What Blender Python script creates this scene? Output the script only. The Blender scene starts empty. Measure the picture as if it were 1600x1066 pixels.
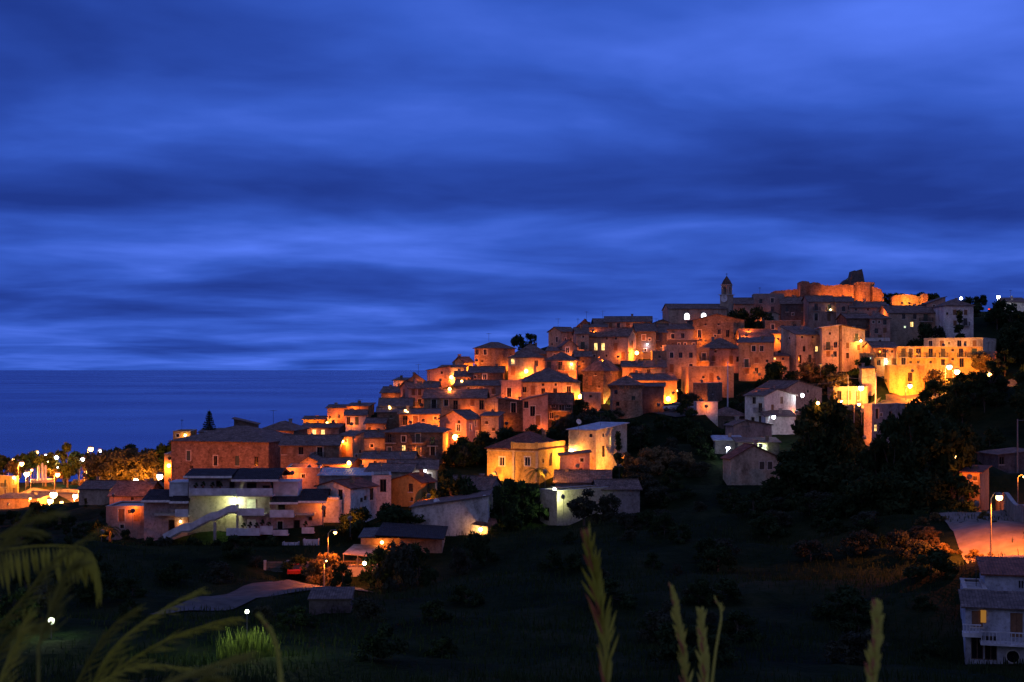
import bpy, math, random
import numpy as np
from mathutils import Vector, Matrix
R = math.radians
rnd = random.Random(7)
F = 2198.0            # focal length in photo pixels (1600 wide)
CZ = 70.0             # camera height above the sea
HOR = 577.0           # pixel row of the horizon
CAM = Vector((0, 0, CZ))
sc = bpy.context.scene
C = sc.collection
# measuring windows on the photograph: origin and scale
CR = {'s': (0, 0, 1), '1': (1040, 400, 5.61), '2': (1300, 400, 5.33), '3': (840, 460, 6.66), '4': (600, 500, 5.61), '5': (840, 560, 6.09),
      '6': (1060, 560, 5.61), '7': (1300, 560, 5.33), '8': (440, 620, 5.61), 'a': (200, 630, 4.44), 'b': (0, 650, 5.61),
      'c': (680, 630, 4.44), 'd': (380, 740, 3.81), 'e': (1340, 680, 5.92), 'f': (1400, 840, 4.72), 'g': (0, 780, 3.48), 'h': (860, 820, 2.857)}
def uv(k, x, y): o = CR[k]; return o[0]+x/o[2], o[1]+y/o[2]
def at(u, v, Y): return Vector(((u-800)/F*Y, Y, CZ-(v-HOR)/F*Y))
DV = ([430, 480, 520, 560, 600, 640, 680, 720, 760, 800, 850, 900, 950], [430, 405, 370, 335, 308, 283, 258, 238, 222, 208, 192, 172, 138])
def D(v): return float(np.interp(v, DV[0], DV[1]))

# ------------------------------------------------------------------ mesh helper
class MB:
    def __init__(s): s.v = []; s.f = []; s.uv = []
    def poly(s, pts, uvs=None):
        n = len(s.v); s.v += [tuple(p) for p in pts]; s.f.append(list(range(n, n+len(pts)))); s.uv.append(uvs); return s
    def box(s, x0, x1, y0, y1, z0, z1):
        n = len(s.v)
        s.v += [(x0, y0, z0), (x1, y0, z0), (x1, y1, z0), (x0, y1, z0), (x0, y0, z1), (x1, y0, z1), (x1, y1, z1), (x0, y1, z1)]
        for q in ((0, 3, 2, 1), (4, 5, 6, 7), (0, 1, 5, 4), (1, 2, 6, 5), (2, 3, 7, 6), (3, 0, 4, 7)): s.f.append([n+i for i in q]); s.uv.append(None)
        return s
    def tube(s, pts, rad, seg=6, cap=True):
        pts = [Vector(p) for p in pts]; n0 = len(s.v); m = len(pts)
        rad = rad if isinstance(rad, (list, tuple)) else [rad]*m
        for i, p in enumerate(pts):
            t = (pts[min(i+1, m-1)]-pts[max(i-1, 0)]).normalized()
            a = t.orthogonal().normalized() if abs(t.z) < .9 else Vector((1, 0, 0)).cross(t).normalized()
            if abs(t.z) < .9: a = t.cross(Vector((0, 0, 1))).normalized()
            b = t.cross(a)
            for j in range(seg):
                q = 2*math.pi*j/seg; w = p+(a*math.cos(q)+b*math.sin(q))*rad[i]; s.v.append(tuple(w))
        for i in range(m-1):
            for j in range(seg):
                k = (j+1) % seg; s.f.append([n0+i*seg+j, n0+i*seg+k, n0+(i+1)*seg+k, n0+(i+1)*seg+j]); s.uv.append(None)
        if cap:
            s.f.append([n0+j for j in range(seg)][::-1]); s.uv.append(None)
            s.f.append([n0+(m-1)*seg+j for j in range(seg)]); s.uv.append(None)
        return s
    def lathe(s, prof, cx=0, cy=0, seg=20, ang=2*math.pi, a0=0):
        n0 = len(s.v); m = len(prof); full = ang > 6.28
        ns = seg if full else seg+1
        for r, z in prof:
            for j in range(ns): q = a0+ang*j/seg; s.v.append((cx+r*math.cos(q), cy+r*math.sin(q), z))
        for i in range(m-1):
            for j in range(seg):
                k = (j+1) % ns; s.f.append([n0+i*ns+j, n0+i*ns+k, n0+(i+1)*ns+k, n0+(i+1)*ns+j]); s.uv.append(None)
        return s
    def prism(s, prof, axis, a0, a1):
        """closed profile (p,q) extruded along axis 'x' (p=y,q=z) or 'y' (p=x,q=z)"""
        g = (lambda p, q, a: (a, p, q)) if axis == 'x' else (lambda p, q, a: (p, a, q))
        A = [g(p, q, a0) for p, q in prof]; B = [g(p, q, a1) for p, q in prof]; n = len(prof)
        s.poly(A); s.poly(B[::-1])
        for i in range(n): j = (i+1) % n; s.poly([A[j], A[i], B[i], B[j]])
        return s
    def slab(s, pts, t):
        """sloping roof slab: top polygon with uv in metres, thickness t"""
        P = [Vector(p) for p in pts]; e = (P[1]-P[0]).normalized()
        nn = (P[1]-P[0]).cross(P[-1]-P[0]).normalized(); g = nn.cross(e)
        s.poly(P, [((p-P[0]).dot(e), (p-P[0]).dot(g)) for p in P])
        Q = [p-Vector((0, 0, t)) for p in P]; s.poly(Q[::-1])
        for i in range(len(P)): j = (i+1) % len(P); s.poly([P[j], P[i], Q[i], Q[j]])
        return s
    def mesh(s, name, m, off=None, smooth=False):
        me = bpy.data.meshes.new(name)
        vs = s.v if off is None else [(a-off[0], b-off[1], c-off[2]) for a, b, c in s.v]
        me.from_pydata(vs, [], s.f)
        if any(u is not None for u in s.uv):
            L = me.uv_layers.new(name='UVMap'); i = 0; dat = []
            for f, u in zip(s.f, s.uv):
                for j in range(len(f)): dat += list(u[j]) if u else [0, 0]
            L.data.foreach_set('uv', dat)
        if m: me.materials.append(m)
        if smooth: me.polygons.foreach_set('use_smooth', [True]*len(me.polygons))
        me.update(); return me
    def build(s, name, m, parent=None, off=None, smooth=False):
        o = bpy.data.objects.new(name, s.mesh(name, m, off, smooth)); C.objects.link(o)
        if parent is not None: o.parent = parent
        elif off is not None: o.location = off
        return o
def link(name, data, parent=None, loc=(0, 0, 0), rz=0, sca=None):
    o = bpy.data.objects.new(name, data); C.objects.link(o); o.parent = parent; o.location = loc; o.rotation_euler = (0, 0, rz)
    if sca: o.scale = sca
    return o
def tag(o, label, cat, group=None, kind=None):
    if label: o['label'] = label
    if cat: o['category'] = cat
    if group: o['group'] = group
    if kind: o['kind'] = kind
    return o
def empty(name, loc, label, cat, group=None, rz=0):
    o = link(name, None, None, loc, rz); o.empty_display_size = .3
    return tag(o, label, cat, group)
def copy_tree(o, parent=None):
    c = o.copy(); C.objects.link(c); c.parent = parent
    for ch in list(o.children): copy_tree(ch, c)
    return c

# ------------------------------------------------------------------ materials
M = {}
def nmat(name):
    m = bpy.data.materials.new(name); m.use_nodes = True; nt = m.node_tree
    return m, nt, nt.nodes['Principled BSDF']
def N(nt, typ, **kw):
    n = nt.nodes.new(typ)
    for k, v in kw.items():
        if k in n.inputs: n.inputs[k].default_value = v
        else: setattr(n, k, v)
    return n
def ramp(nt, stops):
    n = nt.nodes.new('ShaderNodeValToRGB'); e = n.color_ramp.elements
    while len(e) < len(stops): e.new(.5)
    for q, (p, c) in zip(e, stops): q.position = p; q.color = (*c, 1) if len(c) == 3 else c
    return n
def mulc(c, k): return tuple(min(1, x*k) for x in c)
def wall_mat(name, col, stone=0.0, rough=.9):
    m, nt, b = nmat(name); L = nt.links.new
    g = N(nt, 'ShaderNodeNewGeometry'); mp = N(nt, 'ShaderNodeMapping'); mp.inputs['Scale'].default_value = (1, 1, .45); L(g.outputs['Position'], mp.inputs['Vector'])
    n1 = N(nt, 'ShaderNodeTexNoise', Scale=.55, Detail=7, Roughness=.68); L(mp.outputs[0], n1.inputs['Vector'])
    r1 = ramp(nt, [(.3, mulc(col, .36)), (.46, mulc(col, .85)), (.55, col), (.72, mulc(col, 1.3))]); L(n1.outputs[0], r1.inputs[0])
    n2 = N(nt, 'ShaderNodeTexNoise', Scale=2.6, Detail=8, Roughness=.75); L(g.outputs['Position'], n2.inputs['Vector'])
    r2 = ramp(nt, [(.34, (.34, .31, .29)), (.47, (.8, .78, .76)), (.6, (1, 1, 1))]); L(n2.outputs[0], r2.inputs[0])
    mx = N(nt, 'ShaderNodeMix', data_type='RGBA', blend_type='MULTIPLY'); mx.inputs[0].default_value = .75+.25*stone
    L(r1.outputs[0], mx.inputs[6]); L(r2.outputs[0], mx.inputs[7]); out = mx.outputs[2]
    bp = N(nt, 'ShaderNodeBump', Strength=.35, Distance=.05); L(n2.outputs[0], bp.inputs['Height'])
    if stone > 0:
        vo = N(nt, 'ShaderNodeTexVoronoi', Scale=2.2); m2 = N(nt, 'ShaderNodeMapping'); m2.inputs['Scale'].default_value = (1, 1, 1.7); L(g.outputs['Position'], m2.inputs['Vector']); L(m2.outputs[0], vo.inputs['Vector'])
        sp = N(nt, 'ShaderNodeSeparateColor'); L(vo.outputs['Color'], sp.inputs[0])
        r3 = ramp(nt, [(0, (.55, .52, .5)), (1, (1.0, 1.0, 1.0))]); L(sp.outputs[0], r3.inputs[0])
        m3 = N(nt, 'ShaderNodeMix', data_type='RGBA', blend_type='MULTIPLY'); m3.inputs[0].default_value = stone
        L(out, m3.inputs[6]); L(r3.outputs[0], m3.inputs[7]); out = m3.outputs[2]
        bp.inputs['Strength'].default_value = .7
    L(out, b.inputs['Base Color']); L(bp.outputs[0], b.inputs['Normal']); b.inputs['Roughness'].default_value = rough; b.inputs['Specular IOR Level'].default_value = .15
    return m
def roof_mat(name, col, tiles=True):
    m, nt, b = nmat(name); L = nt.links.new
    g = N(nt, 'ShaderNodeNewGeometry'); tc = N(nt, 'ShaderNodeTexCoord')
    n1 = N(nt, 'ShaderNodeTexNoise', Scale=1.0, Detail=8, Roughness=.75); L(g.outputs['Position'], n1.inputs['Vector'])
    r1 = ramp(nt, [(.32, mulc(col, .35)), (.5, col), (.68, mulc(col, 1.7))]); L(n1.outputs[0], r1.inputs[0])
    br = N(nt, 'ShaderNodeTexBrick', Scale=1.0); br.inputs['Color1'].default_value = (1, 1, 1, 1); br.inputs['Color2'].default_value = (.5, .47, .45, 1); br.inputs['Mortar'].default_value = (.3, .3, .3, 1)
    br.inputs['Brick Width'].default_value = .26; br.inputs['Row Height'].default_value = .42; br.inputs['Mortar Size'].default_value = .03; br.offset = 0
    L(tc.outputs['UV'], br.inputs['Vector'])
    mx = N(nt, 'ShaderNodeMix', data_type='RGBA', blend_type='MULTIPLY'); mx.inputs[0].default_value = .8 if tiles else .15
    L(r1.outputs[0], mx.inputs[6]); L(br.outputs[0], mx.inputs[7])
    wv = N(nt, 'ShaderNodeTexWave', Scale=1.2 if tiles else .7, Distortion=.4); wv.bands_direction = 'X'; L(tc.outputs['UV'], wv.inputs['Vector'])
    bp = N(nt, 'ShaderNodeBump', Strength=.6, Distance=.07); L(wv.outputs[0], bp.inputs['Height'])
    L(mx.outputs[2], b.inputs['Base Color']); L(bp.outputs[0], b.inputs['Normal']); b.inputs['Roughness'].default_value = .85 if tiles else .45; b.inputs['Specular IOR Level'].default_value = .2 if tiles else .5
    return m
def plain(name, col, rough=.7, metal=0, var=.25, scale=3.0):
    m, nt, b = nmat(name); L = nt.links.new
    g = N(nt, 'ShaderNodeNewGeometry'); n1 = N(nt, 'ShaderNodeTexNoise', Scale=scale, Detail=5); L(g.outputs['Position'], n1.inputs['Vector'])
    r1 = ramp(nt, [(.3, mulc(col, 1-var)), (.7, mulc(col, 1+var))]); L(n1.outputs[0], r1.inputs[0]); L(r1.outputs[0], b.inputs['Base Color'])
    b.inputs['Roughness'].default_value = rough; b.inputs['Metallic'].default_value = metal; return m
def emit(name, col, k, var=0):
    m, nt, b = nmat(name); b.inputs['Base Color'].default_value = (.02, .02, .02, 1)
    b.inputs['Emission Color'].default_value = (*col, 1); b.inputs['Emission Strength'].default_value = k
    if var:
        g = N(nt, 'ShaderNodeNewGeometry'); n1 = N(nt, 'ShaderNodeTexNoise', Scale=1.7, Detail=2); nt.links.new(g.outputs['Position'], n1.inputs['Vector'])
        r = ramp(nt, [(.35, mulc(col, .35)), (.6, col)]); nt.links.new(n1.outputs[0], r.inputs[0]); nt.links.new(r.outputs[0], b.inputs['Emission Color'])
    m.cycles.emission_sampling = 'NONE'; return m
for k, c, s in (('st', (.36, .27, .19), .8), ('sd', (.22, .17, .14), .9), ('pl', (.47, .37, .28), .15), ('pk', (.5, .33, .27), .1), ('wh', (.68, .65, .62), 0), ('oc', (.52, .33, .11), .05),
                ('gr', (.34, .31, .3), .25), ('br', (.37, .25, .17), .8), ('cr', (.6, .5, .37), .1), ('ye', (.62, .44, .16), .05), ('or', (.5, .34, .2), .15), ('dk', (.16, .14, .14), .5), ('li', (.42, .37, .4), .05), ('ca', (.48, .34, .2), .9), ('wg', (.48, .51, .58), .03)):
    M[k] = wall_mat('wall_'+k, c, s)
M['rt'] = roof_mat('roof_terracotta', (.25, .175, .145)); M['rb'] = roof_mat('roof_brown', (.19, .145, .125)); M['rr'] = roof_mat('roof_red', (.3, .12, .08)); M['rk'] = roof_mat('roof_dark', (.05, .04, .042))
M['rg'] = roof_mat('roof_sheet', (.42, .44, .47), False); M['rm'] = roof_mat('roof_grey_sheet', (.16, .15, .15)); M['rw'] = roof_mat('roof_white', (.75, .75, .75), False)
M['frame'] = plain('window_wood', (.12, .075, .05)); M['wframe'] = plain('white_paint', (.7, .68, .65)); M['shut'] = plain('shutter_paint', (.07, .06, .05)); M['shutg'] = plain('shutter_green', (.05, .08, .06)); M['shutb'] = plain('shutter_brown', (.2, .1, .05))
M['surr'] = plain('stone_surround', (.55, .48, .4)); M['slab'] = plain('balcony_slab', (.4, .36, .32)); M['iron'] = plain('iron_rail', (.04, .04, .04), .5)
M['glass'], nt, b = nmat('dark_glass'); b.inputs['Base Color'].default_value = (.012, .012, .016, 1); b.inputs['Roughness'].default_value = .12
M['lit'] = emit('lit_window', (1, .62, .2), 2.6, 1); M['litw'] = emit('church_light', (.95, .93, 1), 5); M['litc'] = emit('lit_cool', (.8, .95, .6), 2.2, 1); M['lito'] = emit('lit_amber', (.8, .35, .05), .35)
M['bo'] = emit('bulb_sodium', (1, .5, .12), 20); M['bw'] = emit('bulb_white', (.85, .9, 1), 22); M['bg'] = emit('bulb_green', (.9, 1, .7), 25); M['by'] = emit('bulb_yellow', (1, .78, .35), 28); M['bred'] = emit('bulb_red', (1, .06, .02), 3)
M['conc'] = plain('concrete', (.36, .34, .32), .9, 0, .3, 1.5); M['metal'] = plain('lamp_metal', (.18, .18, .18), .5, .3); M['white'] = plain('white_plaster', (.52, .53, .57), .8, 0, .3, 1.2)
M['lilac'] = wall_mat('lilac_plaster', (.4, .33, .34), .0); M['cream'] = wall_mat('cream_plaster', (.6, .5, .36), .0)
M['bark'] = plain('bark', (.08, .06, .045), .95, 0, .4, 4)
def leaf_mat(name, c1, c2):
    m, nt, b = nmat(name); L = nt.links.new
    g = N(nt, 'ShaderNodeNewGeometry'); n1 = N(nt, 'ShaderNodeTexNoise', Scale=1.3, Detail=3); L(g.outputs['Position'], n1.inputs['Vector'])
    r1 = ramp(nt, [(.35, c1), (.65, c2)]); L(n1.outputs[0], r1.inputs[0]); L(r1.outputs[0], b.inputs['Base Color']); b.inputs['Roughness'].default_value = .75; b.inputs['Specular IOR Level'].default_value = .06
    tr = N(nt, 'ShaderNodeBsdfTranslucent'); L(r1.outputs[0], tr.inputs[0]); ms = N(nt, 'ShaderNodeMixShader'); ms.inputs[0].default_value = .3
    L(b.outputs[0], ms.inputs[1]); L(tr.outputs[0], ms.inputs[2]); L(ms.outputs[0], nt.nodes['Material Output'].inputs[0]); return m
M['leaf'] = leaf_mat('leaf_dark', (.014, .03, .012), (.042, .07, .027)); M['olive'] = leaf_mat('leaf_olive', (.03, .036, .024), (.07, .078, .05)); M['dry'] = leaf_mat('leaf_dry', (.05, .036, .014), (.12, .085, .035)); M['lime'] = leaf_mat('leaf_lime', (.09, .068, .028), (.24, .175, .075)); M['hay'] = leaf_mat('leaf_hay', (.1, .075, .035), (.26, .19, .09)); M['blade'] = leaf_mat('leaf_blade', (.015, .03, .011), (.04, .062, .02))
M['reed'] = leaf_mat('leaf_reed', (.05, .08, .02), (.16, .2, .05)); M['palm'] = leaf_mat('leaf_palm', (.05, .07, .025), (.12, .13, .05))

# ------------------------------------------------------------------ house builder
HS = []     # terrain / sight-line records
def win_mesh(w, h, kind):
    key = ('win', w, h, kind)
    if key not in M:
        mb = MB(); t = .07
        if kind in 'nwLc':
            mb.box(-w/2, -w/2+t, -.05, .05, 0, h).box(w/2-t, w/2, -.05, .05, 0, h).box(-w/2+t, w/2-t, -.05, .05, 0, t).box(-w/2+t, w/2-t, -.05, .05, h-t, h).box(-t/2, t/2, -.04, .045, t, h-t)
        else:
            mb.box(-w/2, -.01, -.05, .03, 0, h).box(.01, w/2, -.05, .03, 0, h)
            for i in range(1, int(h/.14)): mb.box(-w/2+.08, -.06, -.065, -.051, i*.14, i*.14+.07).box(.06, w/2-.08, -.065, -.051, i*.14, i*.14+.07)
        pm = MB().box(-w/2+t/2, w/2-t/2, .0, .03, t/2, h-t/2)
        sm = MB().box(-w/2-.12, w/2+.12, -.05, .12, -.1, 0.0)
        su = MB().box(-w/2-.16, -w/2-.003, -.05, .1, 0, h).box(w/2+.003, w/2+.16, -.05, .1, 0, h).box(-w/2-.16, w/2+.16, -.05, .1, h, h+.16)
        mf = {'w': 'wframe', 'n': 'frame', 'L': 'frame', 'c': 'frame'}.get(kind) or rnd.choice(['shut', 'shutg', 'shutb'])
        M[key] = (mb.mesh('window', M[mf]), pm.mesh('pane', M['lit' if kind == 'L' else 'litc' if kind == 'c' else 'glass']), sm.mesh('sill', M['surr']), su.mesh('surround', M['wframe'] if kind == 'w' else M['surr']))
    return M[key]
def balc_mesh(w, d, solid=False):
    key = ('balc', w, d, solid)
    if key not in M:
        s = MB().box(-w/2, w/2, -d, -.004, -.16, 0); r = MB()
        if solid: r.box(-w/2, w/2, -d, -d+.1, .002, .95).box(-w/2, -w/2+.1, -d+.1, -.01, .002, .95).box(w/2-.1, w/2, -d+.1, -.01, .002, .95)
        else:
            r.box(-w/2, w/2, -d, -d+.06, .9, .96).box(-w/2, -w/2+.06, -d+.06, -.01, .9, .96).box(w/2-.06, w/2, -d+.06, -.01, .9, .96)
            n = int(w/.16)
            for i in range(n+1): x = -w/2+.03+(w-.06)*i/n; r.box(x-.02, x+.02, -d+.01, -d+.05, .002, .9)
            for i in range(1, int(d/.2)):
                for x in (-w/2+.03, w/2-.03): r.box(x-.02, x+.02, -d+i*.2, -d+i*.2+.04, .002, .9)
        M[key] = (s.mesh('balcony', M['slab']), r.mesh('railing', M['iron' if not solid else 'slab']))
    return M[key]
def wall_face(mb, P, L, z0, z1, ops, rev=.22):
    """rectangle of length L from z0 to z1 in face frame P(a, depth, z), with openings and reveals"""
    xs = sorted({0, L, *[o[0] for o in ops], *[o[1] for o in ops]}); zs = sorted({z0, z1, *[o[2] for o in ops], *[o[3] for o in ops]})
    for i in range(len(xs)-1):
        for j in range(len(zs)-1):
            cx, cz = (xs[i]+xs[i+1])/2, (zs[j]+zs[j+1])/2
            if any(o[0] < cx < o[1] and o[2] < cz < o[3] for o in ops): continue
            mb.poly([P(xs[i], 0, zs[j]), P(xs[i+1], 0, zs[j]), P(xs[i+1], 0, zs[j+1]), P(xs[i], 0, zs[j+1])])
    for a, b2, c, d in ops:
        q = [(a, c), (b2, c), (b2, d), (a, d)]
        for i in range(4): s, e = q[i], q[(i+1) % 4]; mb.poly([P(e[0], 0, e[1]), P(s[0], 0, s[1]), P(s[0], rev, s[1]), P(e[0], rev, e[1])])
        mb.poly([P(a, rev, c), P(b2, rev, c), P(b2, rev, d), P(a, rev, d)])
SZ = {'s': (.55, .6), 'd': (.95, 1.95), 'b': (.95, 1.85), 'B': (1.1, 1.9), 't': (.7, 1.6), 'g': (2.4, 2.2)}
def H(k, x0, x1, ye, yb, roof, yr, col, wins, label, c=None, cl=None, yaw=None, d=8.0, Y=None, rc='rt', cat='house', name='house', ap=None, ch=None, over=.35, ws=1.0, dd=None, par=.5, group=None):
    u0, ve = uv(k, x0, ye); u1, vb = uv(k, x1, yb); vr = uv(k, 0, yr)[1]
    if Y is None: Y = D(vb)
    t0, t1 = (u0-800)/F, (u1-800)/F
    if c is not None:
        uc = uv(k, c, 0)[0]; th = -R(yaw if yaw else 35); s, co = math.sin(th), math.cos(th); Xc = (uc-800)/F*Y
        w = (Xc-t0*Y)/(co-t0*s); d = (Xc-t1*Y)/(s+t1*co); xa, xb = -w, 0.0
    elif cl is not None:
        uc = uv(k, cl, 0)[0]; th = R(yaw if yaw else 35); s, co = math.sin(th), math.cos(th); Xc = (uc-800)/F*Y
        w = (t1*Y-Xc)/(co-t1*s); d = (Xc-t0*Y)/(s+t0*co); xa, xb = 0.0, w
    else:
        th = R(yaw if yaw is not None else rnd.uniform(-7, 7)); s, co = math.sin(th), math.cos(th); Xc = t0*Y
        w = (t1*Y-Xc)/(co-t1*s); xa, xb = 0.0, w
    zb = CZ-(vb-HOR)/F*Y; h = (CZ-(ve-HOR)/F*Y)-zb
    d = dd or d
    yy = Y+(d/2 if roof in 'ghs' else 0) + (d/2 if roof == 's' else 0)
    rh = (CZ-(vr-HOR)/F*yy)-zb-h
    if roof in 'gxhs': rh = max(.5, min(rh, 5.5))
    root = empty(name, (Xc, Y, zb), label, cat, group, th)
    Mi = Matrix.Rotation(-th, 4, 'Z') @ Matrix.Translation(-Vector((Xc, Y, zb)))
    co_l = Mi @ CAM; base = -7.0
    faces = {'f': (lambda a, dd, z: Vector((xa+a, dd, z)), w, 0.0, Vector((0, -1, 0))), 'r': (lambda a, dd, z: Vector((xb-dd, a, z)), d, R(90), Vector((1, 0, 0))),
             'l': (lambda a, dd, z: Vector((xa+dd, d-a, z)), d, R(-90), Vector((-1, 0, 0))), 'k': (lambda a, dd, z: Vector((xb-a, d-dd, z)), w, R(180), Vector((0, 1, 0)))}
    ops = {f: [] for f in faces}; todo = []
    for tok in wins.split():
        code = ''.join(ch_ for ch_ in tok if ch_.isalpha()); xy = tok[:len(tok)-len(code)].split(',')
        u, v = uv(k, float(xy[0]), float(xy[1]))
        f = 'r' if c is not None and u > uc else 'l' if cl is not None and u < uc else 'f'
        dl = (Mi.to_3x3() @ (at(u, v, 100)-CAM))
        if f == 'f': tt = -co_l.y/dl.y; p = co_l+dl*tt; a = p.x-xa
        elif f == 'r': tt = (xb-co_l.x)/dl.x; p = co_l+dl*tt; a = p.y
        else: tt = (xa-co_l.x)/dl.x; p = co_l+dl*tt; a = d-p.y
        ww, hh = (.85, 1.3)
        for q in code:
            if q in SZ: ww, hh = SZ[q]
        ww = round(ww*ws, 2); hh = round(hh*ws, 2); Lf = faces[f][1]
        zt = h+(rh*.6 if roof == 'x' and f == 'f' else 0)
        if Lf < ww+.4: continue
        a = min(max(a, ww/2+.2), Lf-ww/2-.2); z = min(max(p.z-hh/2, .1), h-hh-.25)
        o = (a-ww/2, a+ww/2, z, z+hh)
        if z < -.5 or any(o[0] < q[1]+.05 and o[1] > q[0]-.05 and o[2] < q[3]+.05 and o[3] > q[2]-.05 for q in ops[f]): continue
        ops[f].append(o); todo.append((f, a, z, ww, hh, code))
    mb = MB()
    for f, (P, Lf, rz, nn) in faces.items(): wall_face(mb, P, Lf, base, h, ops[f])
    mid = (xa+xb)/2 if ap is None else (lambda u: (((u-800)/F*Y-Xc)*1.0)/co)(uv(k, ap, 0)[0])
    mid = min(max(mid, xa+.6), xb-.6)
    o = over; T = .14; rm = M[rc]; rb_ = MB()
    if roof == 'g':
        for x in (xa, xb): mb.poly([(x, 0, h), (x, d, h), (x, d/2, h+rh)])
        e = rh/(d/2)*o
        rb_.slab([(xa-o, -o, h-e+T), (xb+o, -o, h-e+T), (xb+o, d/2, h+rh+T), (xa-o, d/2, h+rh+T)], T)
        rb_.slab([(xb+o, d+o, h-e+T), (xa-o, d+o, h-e+T), (xa-o, d/2, h+rh+T), (xb+o, d/2, h+rh+T)], T)
        rb_.box(xa-o, xb+o, d/2-.14, d/2+.14, h+rh+T-.06, h+rh+T+.07)
    elif roof == 'x':
        for y in (0, d): mb.poly([(xa, y, h), (xb, y, h), (mid, y, h+rh)])
        el, er = rh/(mid-xa)*o, rh/(xb-mid)*o
        rb_.slab([(xa-o, d+o, h-el+T), (xa-o, -o, h-el+T), (mid, -o, h+rh+T), (mid, d+o, h+rh+T)], T)
        rb_.slab([(xb+o, -o, h-er+T), (xb+o, d+o, h-er+T), (mid, d+o, h+rh+T), (mid, -o, h+rh+T)], T)
        rb_.box(mid-.14, mid+.14, -o, d+o, h+rh+T-.06, h+rh+T+.07)
    elif roof == 'h':
        m = min(w, d)/2*.98; A, B = (xa-o, -o), (xb+o, d+o); z = h-.1
        if w >= d: r0, r1 = ((xa+m, d/2), (xb-m, d/2))
        else: r0, r1 = (((xa+xb)/2, m), ((xa+xb)/2, d-m))
        zr = h+rh
        q = [(A[0], A[1], z), (B[0], A[1], z), (B[0], B[1], z), (A[0], B[1], z)]; p0, p1 = (*r0, zr), (*r1, zr)
        if w >= d: P4 = [[q[0], q[1], p1, p0], [q[1], q[2], p1], [q[2], q[3], p0, p1], [q[3], q[0], p0]]
        else: P4 = [[q[0], q[1], p0], [q[1], q[2], p1, p0], [q[2], q[3], p1], [q[3], q[0], p0, p1]]
        for pl in P4: rb_.slab([Vector(a)+Vector((0, 0, T)) for a in pl], T)
    elif roof == 's':
        mb.poly([(xa, 0, h), (xa, d, h), (xa, d, h+rh)]); mb.poly([(xb, 0, h), (xb, d, h), (xb, d, h+rh)]); mb.poly([(xa, d, h), (xb, d, h), (xb, d, h+rh), (xa, d, h+rh)])
        e = rh/d*o
        rb_.slab([(xa-o, -o, h-e+T), (xb+o, -o, h-e+T), (xb+o, d+o, h+rh+e+T), (xa-o, d+o, h+rh+e+T)], T)
    elif roof in 'RL':     # single pitch rising to the right / left; yr is the high edge
        rh = (CZ-(vr-HOR)/F*Y)-zb-h; e = rh/w*o
        for y in (0, d): mb.poly([(xa, y, h), (xb, y, h), (xb if roof == 'R' else xa, y, h+rh)])
        xx = xb if roof == 'R' else xa; mb.poly([(xx, 0, h), (xx, d, h), (xx, d, h+rh), (xx, 0, h+rh)])
        zl, zr = (h-e+T, h+rh+e+T) if roof == 'R' else (h+rh+e+T, h-e+T)
        rb_.slab([(xa-o, -o, zl), (xb+o, -o, zr), (xb+o, d+o, zr), (xa-o, d+o, zl)], T)
    else:                  # flat with parapet
        p = par; mb.v; t = .25
        rb_.box(xa+t, xb-t, t, d-t, h-.25, h-.1)
        if p > 0:
            for bx in ((xa, xb, 0, t), (xa, xb, d-t, d), (xa, xa+t, t, d-t), (xb-t, xb, t, d-t)): mb.box(*bx, h+.001, h+p)
            pm = MB()
            for bx in ((xa-.06, xb+.06, -.06, t+.05), (xa-.06, xb+.06, d-t-.05, d+.06), (xa-.06, xa+t+.05, t+.05, d-t-.05), (xb-t-.05, xb+.06, t+.05, d-t-.05)): pm.box(*bx, h+p+.002, h+p+.09)
            pm.build('coping', M['slab'], root)
        rm = M[rc if rc in ('rw', 'rg') else 'conc']
    mb.build('wall', M[col], root); ro = rb_.build('roof', rm, root)
    if (ch if ch is not None else (rnd.random() < .75 and roof in 'gxhs')):
        cx = rnd.uniform(xa+w*.2, xb-w*.2); cy = d*rnd.uniform(.3, .7); zt = h+max(rh, .3)+rnd.uniform(.2, .7)
        MB().box(cx-.28, cx+.28, cy-.28, cy+.28, h, zt).box(cx-.36, cx+.36, cy-.36, cy+.36, zt+.002, zt+.1).build('chimney', M[rnd.choice(['st', 'pk', 'gr'])], ro)
    if roof in 'gxhsf' and rnd.random() < .45 and cat == 'house':
        if 'aer' not in M:
            am = MB().tube([(0, 0, -1.5), (0, 0, 2.3)], .035, 4).tube([(-.7, 0, 2.1), (.7, 0, 2.1)], .025, 4)
            for q in (-.6, -.3, 0, .3, .6): am.tube([(q, -.35, 2.12), (q, .35, 2.12)], .02, 4)
            M['aer'] = am.mesh('aerial', M['iron'])
        link('aerial', M['aer'], ro, (rnd.uniform(xa+w*.2, xb-w*.2), d*.5, h+max(rh, 0) if roof != 'f' else h), rnd.uniform(0, 3))
    for f, a, z, ww, hh, code in todo:
        P, Lf, rz, nn = faces[f]; kind = 'L' if 'L' in code else 'c' if 'c' in code else 'w' if 'w' in code else 'n' if rnd.random() < .5 or 's' in code else 'x'
        fm, pm, sm, su = win_mesh(ww, hh, kind); isdoor = any(q in code for q in 'dg')
        wo = link('door' if isdoor else 'window', fm, root, P(a, .14, z), rz)
        link('pane', pm, wo)
        if not isdoor and 'b' not in code: link('sill', sm, wo, (0, -.14, 0))
        if 'w' in code or rnd.random() < .3: link('surround', su, wo, (0, -.11, 0)) if a-ww/2 > .4 and Lf-a-ww/2 > .4 else None
        if 'b' in code or 'B' in code:
            bw = min(1.9 if 'b' in code else 3.4, Lf-.3); ac = min(max(a, bw/2+.1), Lf-bw/2-.1)
            sl, rl = balc_mesh(round(bw, 1), .8); bo = link('balcony', sl, root, P(ac, 0, z), rz); link('railing', rl, bo)
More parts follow.
